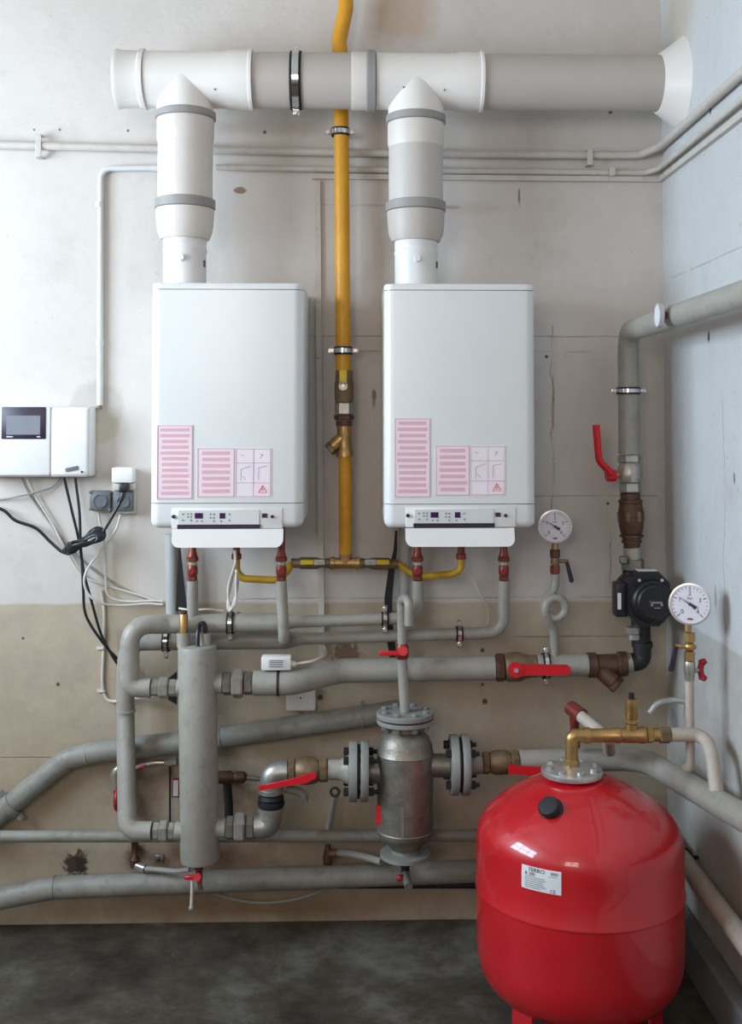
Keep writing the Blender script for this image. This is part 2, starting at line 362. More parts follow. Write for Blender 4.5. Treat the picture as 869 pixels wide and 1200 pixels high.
def window(name, P, u0, u1, z0, z1, nu, nz, nrm):     # P(u,z,d) gives a point
    root = bpy.data.objects.new(name, None); COL.objects.link(root); root['kind'] = 'structure'
    fr = MB(); t = .05
    def bar(ua, ub, za, zb): 
        p, q = P(ua, za, -.06), P(ub, zb, 0); fr.box((min(p.x, q.x), min(p.y, q.y), za), (max(p.x, q.x), max(p.y, q.y), zb), .006, 1)
    bar(u0, u1, z0, z0+t); bar(u0, u1, z1-t, z1); bar(u0, u0+t, z0, z1); bar(u1-t, u1, z0, z1)
    us = [u0+(u1-u0)*i/nu for i in range(nu+1)]; zs = [z0+(z1-z0)*i/nz for i in range(nz+1)]
    for q in us[1:-1]: bar(q-.03, q+.03, z0, z1)
    for q in zs[1:-1]: bar(u0, u1, q-.03, q+.03)
    mesh_obj('window_frame', fr, 'wood', V((0, 0, 0)), flat=True).parent = root
    for i in range(nu):
        for j in range(nz):
            p, q = P(us[i]+.02, zs[j]+.02, -.034), P(us[i+1]-.02, zs[j+1]-.02, -.03)
            g = mesh_obj('pane', MB().box(p, q), 'glass', V((0, 0, 0)), flat=True); g.parent = root
window('window_1', lambda u, z, d: V((LW-.03+d*.8, u, z)), a[0], a[1], a[2], a[3], 3, 2, X)
window('window_2', lambda u, z, d: V((u, REAR-.03+d*.8, z)), b[0], b[1], b[2], b[3], 2, 2, Y)
# low concrete kerb along the right wall
struct('trim_1', MB().box((RW-.055, -3.2, 0), (RW, 0, .13), .008, 1), mk('kerb_concrete', rgb(120, 122, 122), .8, var=.2, scale=8, bump=.3))

# ------------------------------------------------------------------ shared builders
def clamp(p, axis, r, label, ear=None, wall=True, width=.022, group=None, back=Y):
    """rubber-lined steel pipe clamp round the point p"""
    p, axis = V(p), V(axis).normalized(); t = Thing('pipe_clamp', label, 'pipe clamp', group); e = V(ear) if ear is not None else ortho(axis)[0]
    h = width/2
    t.part('rubber_lining', MB().lathe(p-axis*h, axis, [(r+.0018, 0), (r+.0045, 0), (r+.0045, width), (r+.0018, width)], 28, True), 'rubber')
    t.part('steel_band', MB().lathe(p-axis*h*.62, axis, [(r+.003, 0), (r+.0072, .001), (r+.0072, width*.62-.001), (r+.003, width*.62)], 28, True), 'chrome')
    for sgn in (1, -1):
        c = p+e*sgn*(r+.014); side = axis.cross(e).normalized()
        q = MB(); rot = Matrix((e, axis, e.cross(axis))).transposed()
        q.box(c-V((.011, h*.62, .006)), c+V((.011, h*.62, .006)), .002, 1, rot)
        t.part('bolt_lug', q, 'chrome')
        f = e.cross(axis).normalized(); f = f if f.y < 0 else -f
        t.part('clamp_screw', MB().hexn(c+f*.005, c+f*.012, .0065), 'zinc')
    if wall:
        L = -p.y if back is Y else RW-p.x
        bk = Y if back is Y else X
        if L-r > .012: t.part('wall_stud', MB().cyl(p+bk*(r+.003), p+bk*L, .005, n=10), 'zinc')
    return t.done()
def union(p0, p1, r, label, mats=('nickel', 'nickel', 'nickel'), group=None):
    """three-piece hexagonal pipe union between two points"""
    p0, p1 = V(p0), V(p1); d = p1-p0; t = Thing('pipe_union', label, 'pipe union', group)
    t.part('end_nut', MB().hexn(p0, p0+d*.3, r*.92), mats[0])
    t.part('union_nut', MB().hexn(p0+d*.31, p0+d*.69, r*1.16), mats[1])
    t.part('end_nut', MB().hexn(p0+d*.7, p1, r*.92), mats[2])
    return t.done()
def pipe(label, pts, r, mat='grey', bend=.05, name='pipe', rings=(), cat='pipe', group=None, n=18):
    """pipe run with swept bends; rings = weld collars given as points with axis"""
    t = Thing(name, label, cat, group); path = fillet(pts, bend) if len(pts) > 2 else pts
    t.part('pipe_run', MB().tube(path, r, n), mat)
    for (c, ax, rr) in rings: t.part('weld_seam', MB().lathe(V(c)-V(ax).normalized()*.003, ax, [(rr*.99, 0), (rr*1.05, .001), (rr*1.05, .005), (rr*.99, .006)], 20), mat)
    return t.done()
def cable(name, label, pts, r, mat, cat='cable', group=None):
    return one(name, label, cat, MB().tube(smooth_path(pts), r, 8), mat, group)

# ------------------------------------------------------------------ the two boilers
BO = .38
def boiler(fr, panel, flap, st1, st2, st3, label):
    t = Thing('wall_boiler', label, 'boiler', 'wall-hung boilers')
    A, B = v(fr[0], fr[1], BO), v(fr[2], fr[3], BO); x0, x1, z1, z0 = A.x, B.x, A.z, B.z
    zt = v(fr[0], fr[1]+8, BO).z; zl = v(fr[0], fr[1]+259, BO).z
    def shell(za, zb, bot=0, top=0, inset=0):
        bm = bmesh.new(); bmesh.ops.create_cube(bm, size=1)
        for q in bm.verts: q.co = V(((x0+x1)/2+q.co.x*(x1-x0-2*inset), -(BO-inset)/2+q.co.y*(BO-inset), (za+zb)/2+q.co.z*(zb-za)))
        ed = [e for e in bm.edges if abs(e.verts[0].co.z-e.verts[1].co.z) > .001 and e.verts[0].co.y < -.1]
        bmesh.ops.bevel(bm, geom=ed, offset=.03, segments=6, affect='EDGES', profile=.5)
        for zz, rr in ((za, bot), (zb, top)):
            if rr:
                ed = [e for e in bm.edges if all(abs(q.co.z-zz) < 1e-5 for q in e.verts) and not all(q.co.y > -.001 for q in e.verts)]
                bmesh.ops.bevel(bm, geom=ed, offset=rr, segments=4, affect='EDGES', profile=.5)
        bm.verts.index_update(); mb = MB().add([q.co for q in bm.verts], [[q.index for q in f.verts] for f in bm.faces]); bm.free(); return mb
    t.part('top_cover', shell(zt+.0015, z1, top=.006), 'white')
    t.part('casing', shell(zl+.001, zt-.0005), 'white')
    low = t.part('lower_cover', shell(z0, zl-.001, bot=.022), 'white')
    fy = -BO
    def fbox(px0, py0, px1, py1, d0, d1, bev=.0, seg=1):      # box on the front face
        p, q = v(px0, py0, BO), v(px1, py1, BO); return MB().box((p.x, fy-d1, q.z), (q.x, fy-d0, p.z), bev, seg)
    # raised fascia round the controls
    fx0, fy0, fx1, fy1 = flap[0], panel[1]-2, flap[2], panel[3]+4
    fa = t.part('fascia', fbox(fx0, fy0, fx1, fy1, -.004, .003, .0028, 2), 'white2')
    pn = t.part('control_panel', fbox(*panel, .002, .006, .001), 'panel')
    t.part('panel_edge', fbox(panel[0]-1, panel[3]-.5, panel[2]+1, panel[3]+4.5, .0, .009, .001), 'darkp', pn)
    w_ = panel[2]-panel[0]
    for (u, wd, y0, y1) in ((.205, .1, 3.5, 10), (.51, .07, 3.5, 10)):
        t.part('display', fbox(panel[0]+w_*u, panel[1]+y0, panel[0]+w_*(u+wd), panel[1]+y1, .0055, .0068), 'disp', pn)
    for (u, yy) in ((.06, 5), (.12, 4.5), (.16, 4.5), (.12, 8), (.16, 8), (.06, 12), (.16, 12), (.23, 13), (.29, 13), (.4, 5), (.44, 5), (.4, 9), (.44, 9), (.44, 13), (.53, 13), (.63, 5), (.63, 12)):
        c = v(panel[0]+w_*u, panel[1]+yy, BO); t.part('button', MB().cyl((c.x, fy-.0055, c.z), (c.x, fy-.0072, c.z), .0024, n=8), 'sock', pn)
    for px, rr in ((flap[0]+2.5, .0055), (flap[2]-12, .005)):
        c = v(px, (panel[1]+panel[3])/2-1, BO); t.part('knob', MB().cyl((c.x, fy-.002, c.z), (c.x, fy-.008, c.z), rr, n=14), 'darkp', fa)
    t.part('service_socket', fbox(flap[2]-24, panel[1]+4, flap[2]-18, panel[1]+9, .002, .005), 'darkp', fa)
    # open flap hanging below the controls
    p, q = v(flap[0], flap[1]+.5, BO+.02), v(flap[2], flap[3], BO+.04); r_ = .022; pts = []
    for (cx, cz, a0) in ((p.x+r_, q.z+r_, 180), (q.x-r_, q.z+r_, 270)):
        pts += [V((cx+r_*math.cos(R(a0+k*15)), 0, cz+r_*math.sin(R(a0+k*15)))) for k in range(7)]
    pts += [V((q.x, 0, p.z)), V((p.x, 0, p.z))]
    pts = [V((c.x, -(BO+.012)-(p.z-c.z)*.35, c.z)) for c in pts]
    t.part('flap', MB().prism(pts, (0, .012, 0)), 'white2')
    # instruction stickers
    def lined(rc, n):
        k = t.part('instruction_sticker', fbox(*rc, -.001, .0012), 'pink'); lm = MB(); h = (rc[3]-rc[1]-6)/n; rnd = random.Random(int(rc[0]))
        for i in range(n):
            y = rc[1]+3+i*h; e = rnd.uniform(0, 3)
            z_ = fbox(rc[0]+3+e, y+h*.12, rc[2]-3-e, y+h*.68, .001, .0016); lm.add(z_.v, z_.f)
        t.part('printed_lines', lm, 'pinkl', k)
        fm = MB()
        for q_ in ((rc[0]+.6, rc[1]+.6, rc[2]-.6, rc[1]+1.2), (rc[0]+.6, rc[3]-1.2, rc[2]-.6, rc[3]-.6), (rc[0]+.6, rc[1]+.6, rc[0]+1.2, rc[3]-.6), (rc[2]-1.2, rc[1]+.6, rc[2]-.6, rc[3]-.6)):
            z_ = fbox(*q_, .001, .0016); fm.add(z_.v, z_.f)
        t.part('printed_border', fm, 'ink', k)
    lined(st1, 12); lined(st2, 7)
    k = t.part('instruction_sticker', fbox(*st3, -.001, .0012), 'lilac'); fm = MB(); x_, y_, X_, Y_ = st3; mx = (x_+X_)/2
    hs = [y_+1, y_+(Y_-y_)*.3, y_+(Y_-y_)*.7, Y_-1.4]
    for q_ in [(x_+1, h, X_-1, h+.5) for h in hs]+[(x_+1, y_+1, x_+1.5, Y_-1), (X_-1.5, y_+1, X_-1, Y_-1), (mx, y_+1, mx+.5, Y_-1)]:
        z_ = fbox(*q_, .001, .0016); fm.add(z_.v, z_.f)
    def ln(ax, ay, bx, by):
        p, q = v(ax, ay, BO), v(bx, by, BO); p.y = q.y = fy-.0014; fm.tube([p, q], .0007, 4)
    cx, cy = x_+(mx-x_)/2, y_+(Y_-y_)*.5
    ln(cx-4, cy+9, cx-4, cy-4); ln(cx-4, cy-4, cx+8, cy-8); ln(cx-2, cy+4, cx+2, cy+8); ln(mx+6, cy-6, X_-5, cy-8); ln(mx+6, cy-6, mx+6, cy+8)
    ln(cx-5, y_+8, cx, y_+9); ln(mx+8, y_+7, mx+12, y_+9); ln(mx+8, y_+12, mx+11, y_+7)
    t.part('printed_diagram', fm, 'ink', k)
    wr = fbox(mx+.7, hs[2]+.6, X_-1.6, Y_-1.6, .001, .0017); t.part('warning_field', wr, 'pink', k)
    tm = MB(); c = v((mx+X_)/2, (hs[2]+Y_)/2, BO); c.y = fy-.0022; s_ = .0135
    tri = [c+V((s_*math.cos(R(90+i*120)), 0, s_*math.sin(R(90+i*120)))) for i in range(3)]
    tm.tube(tri+[tri[0]], .0011, 5); tm.tube([c+V((0, 0, .006)), c+V((0, 0, -.002))], .0011, 5)
    t.part('warning_triangle', tm, 'redink', k)
    return t.done()
boiler((177, 331, 355, 619), (209, 597.5, 304, 615), (201, 620, 331, 642), (184, 498, 226, 585), (231, 525, 275, 583), (275.5, 525, 318, 583),
       'white wall boiler beside the controller, its flue joining the tee by the end cap')
boiler((450, 332, 628, 619), (485, 596.5, 578, 613.5), (475, 619, 604, 641), (462, 490, 504, 583), (510, 522, 550, 581), (550.5, 522, 592, 581),
       'white wall boiler between the yellow gas pipe and the pressure gauge with coiled tube')

# ------------------------------------------------------------------ flue system
FO = .2
fr_ = mm(33, FO)
fz = v(400, 95, FO).z
def fx(px): return V((v(px, 95, FO).x, -FO, fz))
RWX = RW
# horizontal pieces
def ringp(mb, c, ax, r0, r1, L): return mb.lathe(V(c), ax, [(r0, 0), (r1, L*.15), (r1, L*.85), (r0, L)], 40)
q = MB(); c0, c1 = fx(137), fx(172); L = (c1-c0).length
q.lathe(c0, X, [(0, .006), (fr_*.93, .006), (fr_*.93, 0), (fr_*1.03, 0), (fr_*1.05, .006), (fr_*1.02, .014), (fr_*1.0, L-.018), (fr_*1.07, L-.014), (fr_*1.07, L-.002), (fr_*1.0, L)], 40)
one('flue_end_cap', 'white plastic plug closing the free end of the flue', 'flue cap', q, 'flue')
def tee(pxa, pxb, pxc, rightbell, pyb, label):
    t = Thing('flue_tee', label, 'flue tee', 'flue tees'); A, B = fx(pxa), fx(pxb); L = (B-A).length
    t.part('tee_body', MB().lathe(A, X, [(fr_*1.0, 0), (fr_*1.0, L-mm(34, FO)), (fr_*1.045, L-mm(28, FO)), (fr_*1.045, L-.012), (fr_*1.09, L-.01), (fr_*1.09, L-.001), (fr_*.98, L)], 44), 'flue')
    c = fx(pxc); zb = v(pxc, pyb, FO).z
    t.part('branch_socket', MB().lathe(c, -Z, [(fr_*.995, 0), (fr_*.995, c.z-zb)], 44), 'flue')
    for px_, py_ in ((pxc-14, 103), (pxc+34, 107)):
        s_ = v(px_, py_, FO+fr_); d = V((0, s_.y+FO, s_.z-fz)).normalized(); s_ = V((s_.x, -FO, fz))+d*fr_
        t.part('rivet', MB().cyl(s_-d*.002, s_+d*.002, .003, n=8), 'oldbr')
    return t.done()
tee(172.5, 297, 217, True, 132, 'white flue tee next to the flue end cap')
tee(440.5, 565, 487, True, 136, 'white flue tee between the two grey flue pipes')
A, B = fx(297.3), fx(411); one('flue_pipe', 'short grey plastic flue pipe held by a black and chrome clamp', 'flue pipe', MB().lathe(A, X, [(fr_*.985, 0), (fr_*.985, (B-A).length)], 44), 'fgrey')
t = Thing('flue_coupler', 'cream flue coupler with a dark grey sealing ring beside the yellow pipe', 'flue coupler'); A, B, C_ = fx(411.3), fx(429), fx(440)
t.part('sleeve', MB().lathe(A, X, [(fr_*1.0, 0), (fr_*1.02, .006), (fr_*1.02, (B-A).length)], 44), 'cream')
t.part('sealing_ring', MB().lathe(B, X, [(fr_*1.0, 0), (fr_*1.09, .003), (fr_*1.09, (C_-B).length-.003), (fr_, (C_-B).length)], 44), 'seal'); t.done()
A = fx(565.3); one('flue_pipe', 'long grey flue pipe running into the side wall collar', 'flue pipe', MB().lathe(A, X, [(fr_*.985, 0), (fr_*.985, RWX-A.x+.02)], 44), 'fgrey')
A = fx(770); L = RWX-A.x
one('wall_collar', 'white flared collar where the flue enters the side wall', 'flue collar',
    MB().lathe(A, X, [(fr_*1.0, 0), (fr_*1.06, 0), (fr_*1.3, L*.45), (fr_*1.62, L*.96), (fr_*1.64, L), (fr_*1.0, L)], 48, True), 'flue')
clamp(fx(347), X, fr_*.985, 'large black and chrome clamp around the horizontal flue', ear=Z, width=.036)
def drop(pxc, y, label_pipe, label_ad):
    c = v(pxc, y[0], FO); zs = [v(pxc, q_, FO).z for q_ in y]; t = Thing('vertical_flue', label_pipe, 'flue pipe', 'vertical flues'); x_ = c.x
    P = lambda z_: V((x_, -FO, z_)); r = fr_
    t.part('sealing_ring', MB().lathe(P(zs[0]), -Z, [(r, 0), (r*1.07, .003), (r*1.07, zs[0]-zs[1]-.003), (r, zs[0]-zs[1])], 44), 'seal')
    t.part('upper_sleeve', MB().lathe(P(zs[1]), -Z, [(r*1.01, 0), (r*1.01, .06), (r*.97, .075)], 44), 'cream')
    t.part('pipe_run', MB().lathe(P(zs[1]-.074), -Z, [(r*.97, 0), (r*.97, zs[1]-.074-zs[2])], 44), 'fgrey2' if pxc > 400 else 'cream')
    t.part('sealing_ring', MB().lathe(P(zs[2]), -Z, [(r, 0), (r*1.07, .003), (r*1.07, zs[2]-zs[3]-.003), (r, zs[2]-zs[3])], 44), 'seal')
    h = zs[3]-zs[4]; t.part('reducer', MB().lathe(P(zs[3]), -Z, [(r*1.03, 0), (r*1.01, h*.4), (r*.97, h*.75), (r*.86, h)], 44), 'fgrey' if pxc > 400 else 'cream')
    t.done()
    t = Thing('flue_adapter', label_ad, 'flue adapter', 'boiler flue adapters'); ra = mm(25, FO); zb = v(pxc, 331, BO).z; h = zs[4]-zb
    ad = t.part('adapter_body', MB().lathe(P(zs[4]), -Z, [(ra, 0), (ra*1.02, .012), (ra, .014), (ra, .03), (ra*1.03, .034), (ra*1.03, .04), (ra, .044), (ra, h-.012), (ra*1.08, h-.01), (ra*1.08, h)], 36), 'white2')
    k = P(zs[4]-h*.42)+V((0, -ra, 0)); t.part('test_plug', MB().cyl(k+V((0, .004, 0)), k-V((0, .012, 0)), .011, .009, n=14), 'white2')
    k = P(zs[4]-h*.5)+V((ra*.94, -ra*.3, 0)); t.part('clip', MB().box(k-V((.004, .006, .01)), k+V((.004, .006, .01))), 'black')
    t.done()
drop(217.5, (131.5, 141, 234, 246, 281), 'cream vertical flue pipe with grey seals, joining the tee by the end cap', 'white flue adapter under the cream vertical flue pipe')
drop(487, (136, 146, 237, 249, 283.5), 'greyish vertical flue pipe with grey seals, joining the tee between the grey pipes', 'white flue adapter under the greyish vertical flue pipe')

# ------------------------------------------------------------------ yellow gas line
GO = .085; gr = mm(9, GO)
pipe('upper yellow gas riser that bends out behind the flue', [v(405, -40, GO), v(405, 10, GO), v(397, 48, GO), v(399, 75, GO), v(402, 434, GO)], gr, 'yellow', .09, 'gas_pipe')
clamp(v(398.5, 155, GO), Z, gr, 'small clamp on the yellow riser just below the flue', ear=X, width=.026)
clamp(v(402, 411, GO), Z, gr, 'small clamp on the yellow riser just above the gas valve', ear=X, width=.026)
t = Thing('gas_valve', 'brass gas ball valve with yellow handle seen end-on on the riser', 'valve'); p = v(403, 434, GO); L = mm(52, GO)
bz = lambda py, px=403: v(px, py, GO)
gbr = mm(10.5, GO)
def zl_(py): return p.z-v(403, py, GO).z
t.part('valve_body', MB().lathe(p, -Z, [(gr*1.05, 0), (gr*1.15, .004), (gr*1.15, .02), (gbr, .03), (gbr*1.1, L*.35), (gbr*1.05, L*.65), (gbr*.98, L*.72)], 24), 'oldbr')
t.part('end_nut', MB().hexn(p-Z*L*.72, p-Z*L, gbr*1.06), 'nickel')
hc = v(402, 453, GO)-Y*gbr; hp = t.part('lever_hub', MB().cyl(hc+Y*.01, hc-Y*.02, .014, n=14), 'nickel')
t.part('lever_screw', MB().hexn(hc-Y*.0185, hc-Y*.026, .008), 'zinc', hp)
t.part('lever', MB().box(hc+V((-.012, -.02, -.004)), hc+V((.012, -.014, .052)), .003, 2), 'ytag', hp); t.done()
t = Thing('pipe_union', 'dark bronze union below the gas ball valve', 'pipe union'); P0, P1 = bz(486.3), bz(499.5)
t.part('end_nut', MB().hexn(P0, P0.lerp(P1, .45), gbr*1.12), 'bronze'); t.part('union_nut', MB().cyl(P0.lerp(P1, .47), P1, gbr*.92, n=20), 'bronze'); t.done()
t = Thing('gas_strainer', 'brass Y-shaped gas strainer on the yellow riser', 'strainer'); A = bz(499.7); B = bz(535.5, 404)
t.part('strainer_body', MB().lathe(A, B-A, [(gr*.95, 0), (gr*.98, .03), (gr*.9, .04), (gr*1.0, .075), (gr*1.12, .08), (gr*1.12, (B-A).length)], 24), 'brass')
s0, s1 = bz(512, 402), bz(526, 387); t.part('filter_leg', MB().cyl(s0, s0.lerp(s1, .8), gr*.85, n=20), 'brass'); t.part('filter_cap', MB().hexn(s0.lerp(s1, .8), s1+(s1-s0).normalized()*.008, gr*.9), 'oldbr'); t.done()
pipe('lower yellow gas riser between strainer and brass tee', [bz(535.8, 404), bz(650, 404.5)], mm(7.6, GO), 'yellow', name='gas_pipe')
t = Thing('gas_tee', 'brass tee at the foot of the yellow riser', 'pipe tee'); A, B = bz(660, 387), bz(660, 421); C_ = bz(660, 404.5); gt = mm(7, GO)
t.part('tee_body', MB().lathe(A, B-A, [(gt*1.1, 0), (gt*1.1, .012), (gt*.95, .015), (gt*.95, (B-A).length-.015), (gt*1.1, (B-A).length-.012), (gt*1.1, (B-A).length)], 22), 'brass')
t.part('branch_socket', MB().lathe(C_, Z, [(gt, 0), (gt, gt*1.4), (gt*1.2, gt*1.5), (gt*1.2, bz(650.3).z-C_.z)], 22), 'brass'); t.done()
def gcock(pa, pb, sgn, hx, label):
    t = Thing('gas_cock', label, 'valve', 'gas cocks at the brass tee'); A, B = v(*pa, GO), v(*pb, GO); d = B-A
    t.part('valve_body', MB().lathe(A, d, [(gt*.9, 0), (gt*.7, d.length*.2), (gt*1.0, d.length*.35), (gt*1.0, d.length*.75), (gt*.8, d.length*.8), (gt*.8, d.length)], 18), 'oldbr')
    m_ = v(hx, 659, GO+.03); t.part('lever_plate', MB().box(m_-V((.018, .003, .009)), m_+V((.018, .003, .009)), .002, 1), 'zinc')
    t.part('lever_screw', MB().cyl(m_+Y*.03, m_-Y*.008, .005, n=10), 'nickel')
    e = m_+X*sgn*.05; t.part('lever', MB().box(V((min(m_.x+sgn*.018, e.x+sgn*.01), m_.y-.004, m_.z-.008)), V((max(m_.x+sgn*.018, e.x+sgn*.01), m_.y+.004, m_.z+.008)), .003, 1), 'ytag')
    return t.done()
gcock((386.6, 660), (341, 660), -1, 374, 'gas cock with yellow lever pointing from brass tee to boiler by the controller')
gcock((421.4, 660), (466, 661), 1, 434, 'gas cock with yellow lever pointing from brass tee to boiler by the gauges')
def gasbranch(label, pts, r=.0115):
    pipe(label, pts, r, 'ybr', .035, 'gas_pipe', n=12)
gasbranch('thin yellow gas branch curving up to boiler beside the controller', [v(340.5, 660, GO), v(338, 668, .1), v(326, 680, .13), v(284, 678, .13), v(277, 670, .13), v(277, 656, .13)])
gasbranch('thin yellow gas branch curving up to boiler beside the gauges', [v(466.5, 661, GO), v(476, 668, .09), v(490, 676, .1), v(528, 673, .13), v(540, 668, .13), v(540, 655, .13)])
for px, lab in ((277, 'small copper gas nipple under boiler beside the controller'), (540, 'small copper gas nipple under boiler beside the gauges')):
    A = v(px, 655.5, .13); one('gas_nipple', lab, 'pipe fitting', MB().lathe(A, Z, [(.013, 0), (.016, .002), (.016, .016), (.0115, .02), (.0115, v(px, 619, BO).z-A.z+.0)], 16), 'copper', 'gas nipples')

# ------------------------------------------------------------------ trunking and conduits on the walls
cr = mm(4.8, .02)
zA = v(690, 182, .02).z
xr = RW-.02
Apts = [v(-40, 169, .02), v(186, 174.5, .02), v(430, 179.5, .02), v(690, 182, .02), V((xr-.06, -.02, v(745, 182, .02).z)), V((xr, -.06, v(745, 178, .02).z+.01)), V((xr, -2.3, v(745, 178, .02).z+.02))]
pipe('painted wall conduit, uppermost of the three that turn the corner', Apts, cr, 'trunk', .05, 'conduit', n=12)
zB = v(700, 202, .02).z
pipe('painted wall conduit, middle one of the three that turn the corner', [v(253, 196, .018), v(430, 199, .018), v(700, 202, .018), V((xr-.04, -.018, zB)), V((xr, -.05, zB+.01)), V((xr, -2.3, zB+.02))], mm(3.7), 'trunk', .04, 'conduit', n=12)
zC = v(768, 211, 0).z
t = Thing('trunking', 'flat painted trunking strip, lowest of the three lines turning the corner', 'trunking')
A = v(366, 207.5, 0); h = mm(3.2); B = v(771, 211, 0)
t.part('trunking_length', MB().prism([V((A.x, 0, A.z-h)), V((RW, 0, zC-h)), V((RW, 0, zC+h)), V((A.x, 0, A.z+h))], (0, -.016, 0)), 'trunk')
t.part('trunking_length', MB().box((RW-.016, -2.3, zC-h), (RW, -.0165, zC+h)), 'trunk'); t.done()
for px, py, off, lab, hh in ((46.5, 172, .02, 'painted metal strap over the uppermost conduit near the controller', 14), (690, 185, .02, 'rusty painted strap over the uppermost conduit near the corner', 10), (716, 202, .018, 'small clip on the middle conduit near the corner', 5)):
    p = v(px, py, off); q = MB(); w_ = mm(3.6); q.box((p.x-w_, -off-cr-.004, p.z-mm(hh)), (p.x+w_, -off-cr, p.z+mm(hh)), .0015, 1)
    q.box((p.x-w_, -off-cr-.001, p.z-mm(hh)), (p.x+w_, 0, p.z-mm(hh)+.004)); q.box((p.x-w_, -off-cr-.001, p.z+mm(hh)-.004), (p.x+w_, 0, p.z+mm(hh)))
    one('conduit_strap', lab, 'pipe strap', q, 'trunk')
A, B = v(372, 212, 0), v(377, 770, 0); hw = mm(3.4); q = Thing('trunking', 'narrow vertical trunking strip between the boilers, reaching down behind the pipes', 'trunking')
pz = [A.z-.002, v(374, 420, 0).z, v(376, 660, 0).z, B.z]
for i in range(3):
    f0 = (A.z-pz[i])/(A.z-B.z); f1 = (A.z-pz[i+1])/(A.z-B.z); xa, xb = A.x+(B.x-A.x)*f0, A.x+(B.x-A.x)*f1
    q.part('trunking_length', MB().prism([V((xa-hw, 0, pz[i]-.001)), V((xa+hw, 0, pz[i]-.001)), V((xb+hw, 0, pz[i+1]+.001)), V((xb-hw, 0, pz[i+1]+.001))], (0, -.013, 0)), 'trunk')
q.done()
t = Thing('conduit', 'white conduit that turns down the wall above the controller', 'conduit'); co = .014
t.part('pipe_run', MB().tube(fillet([v(183, 197, co), v(118, 197.5, co), v(117, 475, co)], .035), mm(3.6), 12), 'wcond')
for px, py, ax in ((182, 197, X), (116.5, 240, Z), (117, 402, Z)):
    c = v(px, py, co); t.part('coupler', MB().cyl(c-ax*.009, c+ax*.009, mm(4.8), n=12), 'wcond')
c = v(117, 474, co); t.part('conduit_end', MB().cyl(c+Z*.012, c-Z*.016, mm(2.7), n=12), 'oldbr'); t.done()
# grey drain pipes behind the boilers' lower edge
pipe('grey condensate drain behind the pipework under the boiler beside the controller', [v(201, 626, .05), v(202, 722, .05)], mm(7.5, .05), 'draing', name='drain_pipe')
pipe('grey condensate drain behind the pipework under the boiler beside the gauges', [v(473, 610, .05), v(473, 735, .05)], mm(6.5, .05), 'draing', name='drain_pipe')
one('insulation_strip', 'black flat strip hanging beside the copper valve near the controller', 'strip', MB().prism([v(209, 640, .075), v(211, 640, .075), v(219, 716, .075), v(206, 716, .075)], (0, .006, 0)), 'rubber')
q = MB(); pts = [(464, 622), (463, 645), (458, 672), (455, 700), (454.5, 722), (457, 745), (461, 774)]; wl = [1.2, 2.2, 3.8, 4.6, 4.8, 4.6, 4.4]
one('insulation_strip', 'black flat strip curving down behind the pipes under the boiler', 'strip', MB().prism([v(p_[0]-w_, p_[1], .075) for p_, w_ in zip(pts, wl)]+[v(p_[0]+w_, p_[1], .075) for p_, w_ in reversed(list(zip(pts, wl)))], (0, .006, 0)), 'rubber')

# ------------------------------------------------------------------ boiler valves and header pipes P1 (upper) and P2 (lower)
O1, O2, O3, SO = .185, .11, .24, .237
def bvalve(px, off, label):
    t = Thing('isolating_valve', label, 'valve', 'copper isolating valves under the boilers'); top = v(px, 619, BO).z; r = mm(5.6, off)
    zz = lambda py: v(px, py, off).z; x_ = v(px, 660, off).x; P = lambda z_: V((x_, -off, z_))
    t.part('tail', MB().lathe(P(top), -Z, [(r*.75, 0), (r*.75, top-zz(646)), (r*1.05, top-zz(652))], 18), 'copper')
    t.part('upper_nut', MB().hexn(P(zz(652.2)), P(zz(658)), r*1.22), 'copper'); t.part('bright_band', MB().cyl(P(zz(658.2)), P(zz(662)), r*.96, n=18), 'nickel')
    b_ = t.part('valve_body', MB().lathe(P(zz(662.2)), -Z, [(r*.9, 0), (r*1.1, .008), (r*1.1, .026), (r*.95, .034)], 18), 'copper')
    c = P(zz(668.5)); t.part('turn_screw', MB().cyl(c-Y*r*.8, c-Y*(r*1.5), .0085, n=12), 'redk', b_)
    t.part('lower_nut', MB().hexn(P(zz(662.2)-.0345), P(zz(680)), r*1.0), 'copper'); return t.done()
bvalve(225.5, O1, 'copper isolating valve nearest the controller')
bvalve(329.5, O3, 'copper isolating valve next to the looped white cables and the gas cock')
bvalve(489, O1, 'copper isolating valve beside the curving black strip')
bvalve(590, O2+.02, 'copper isolating valve nearest the pressure gauge with coiled tube')
rS, rB = mm(6.9, .15), mm(10.8, .15)
# P1
P1 = Thing('header_pipe', 'upper grey header pipe wrapping down to the top of the hydraulic separator', 'pipe')
main = fillet([v(176.6, 806, SO), v(152, 806, SO), v(152, 732, SO-.005), v(198, 731.3, O1), v(320, 729.5, O1)], .055)
P1.part('wide_run', MB().tube(main, rB, 20), 'grey')
P1.part('reducer', MB().lathe(v(320, 729.5, O1), v(350, 728.5, O1)-v(320, 729.5, O1), [(rB, 0), (rB, .01), (rS, mm(26)), (rS, mm(30))], 20), 'grey')
P1.part('narrow_run', MB().tube(fillet([v(349, 728.5, O1), v(489.5, 724, O1), v(489.5, 680.5, O1)], .05), rS, 18), 'grey')
P1.part('branch_pipe', MB().cyl(v(225.5, 680.5, O1), v(225.5, 730, O1), mm(6.6), n=18), 'grey'); P1.done()
P2 = Thing('header_pipe', 'lower grey header pipe running down behind to the foot of the hydraulic separator', 'pipe')
low = fillet([v(178.2, 974, SO), v(149, 974, SO-.005), v(147, 840, O2), v(147, 790, O2), v(150, 752, O2), v(330, 750, O2)], .06)
P2.part('wide_run', MB().tube(low, rB*.97, 20), 'grey')
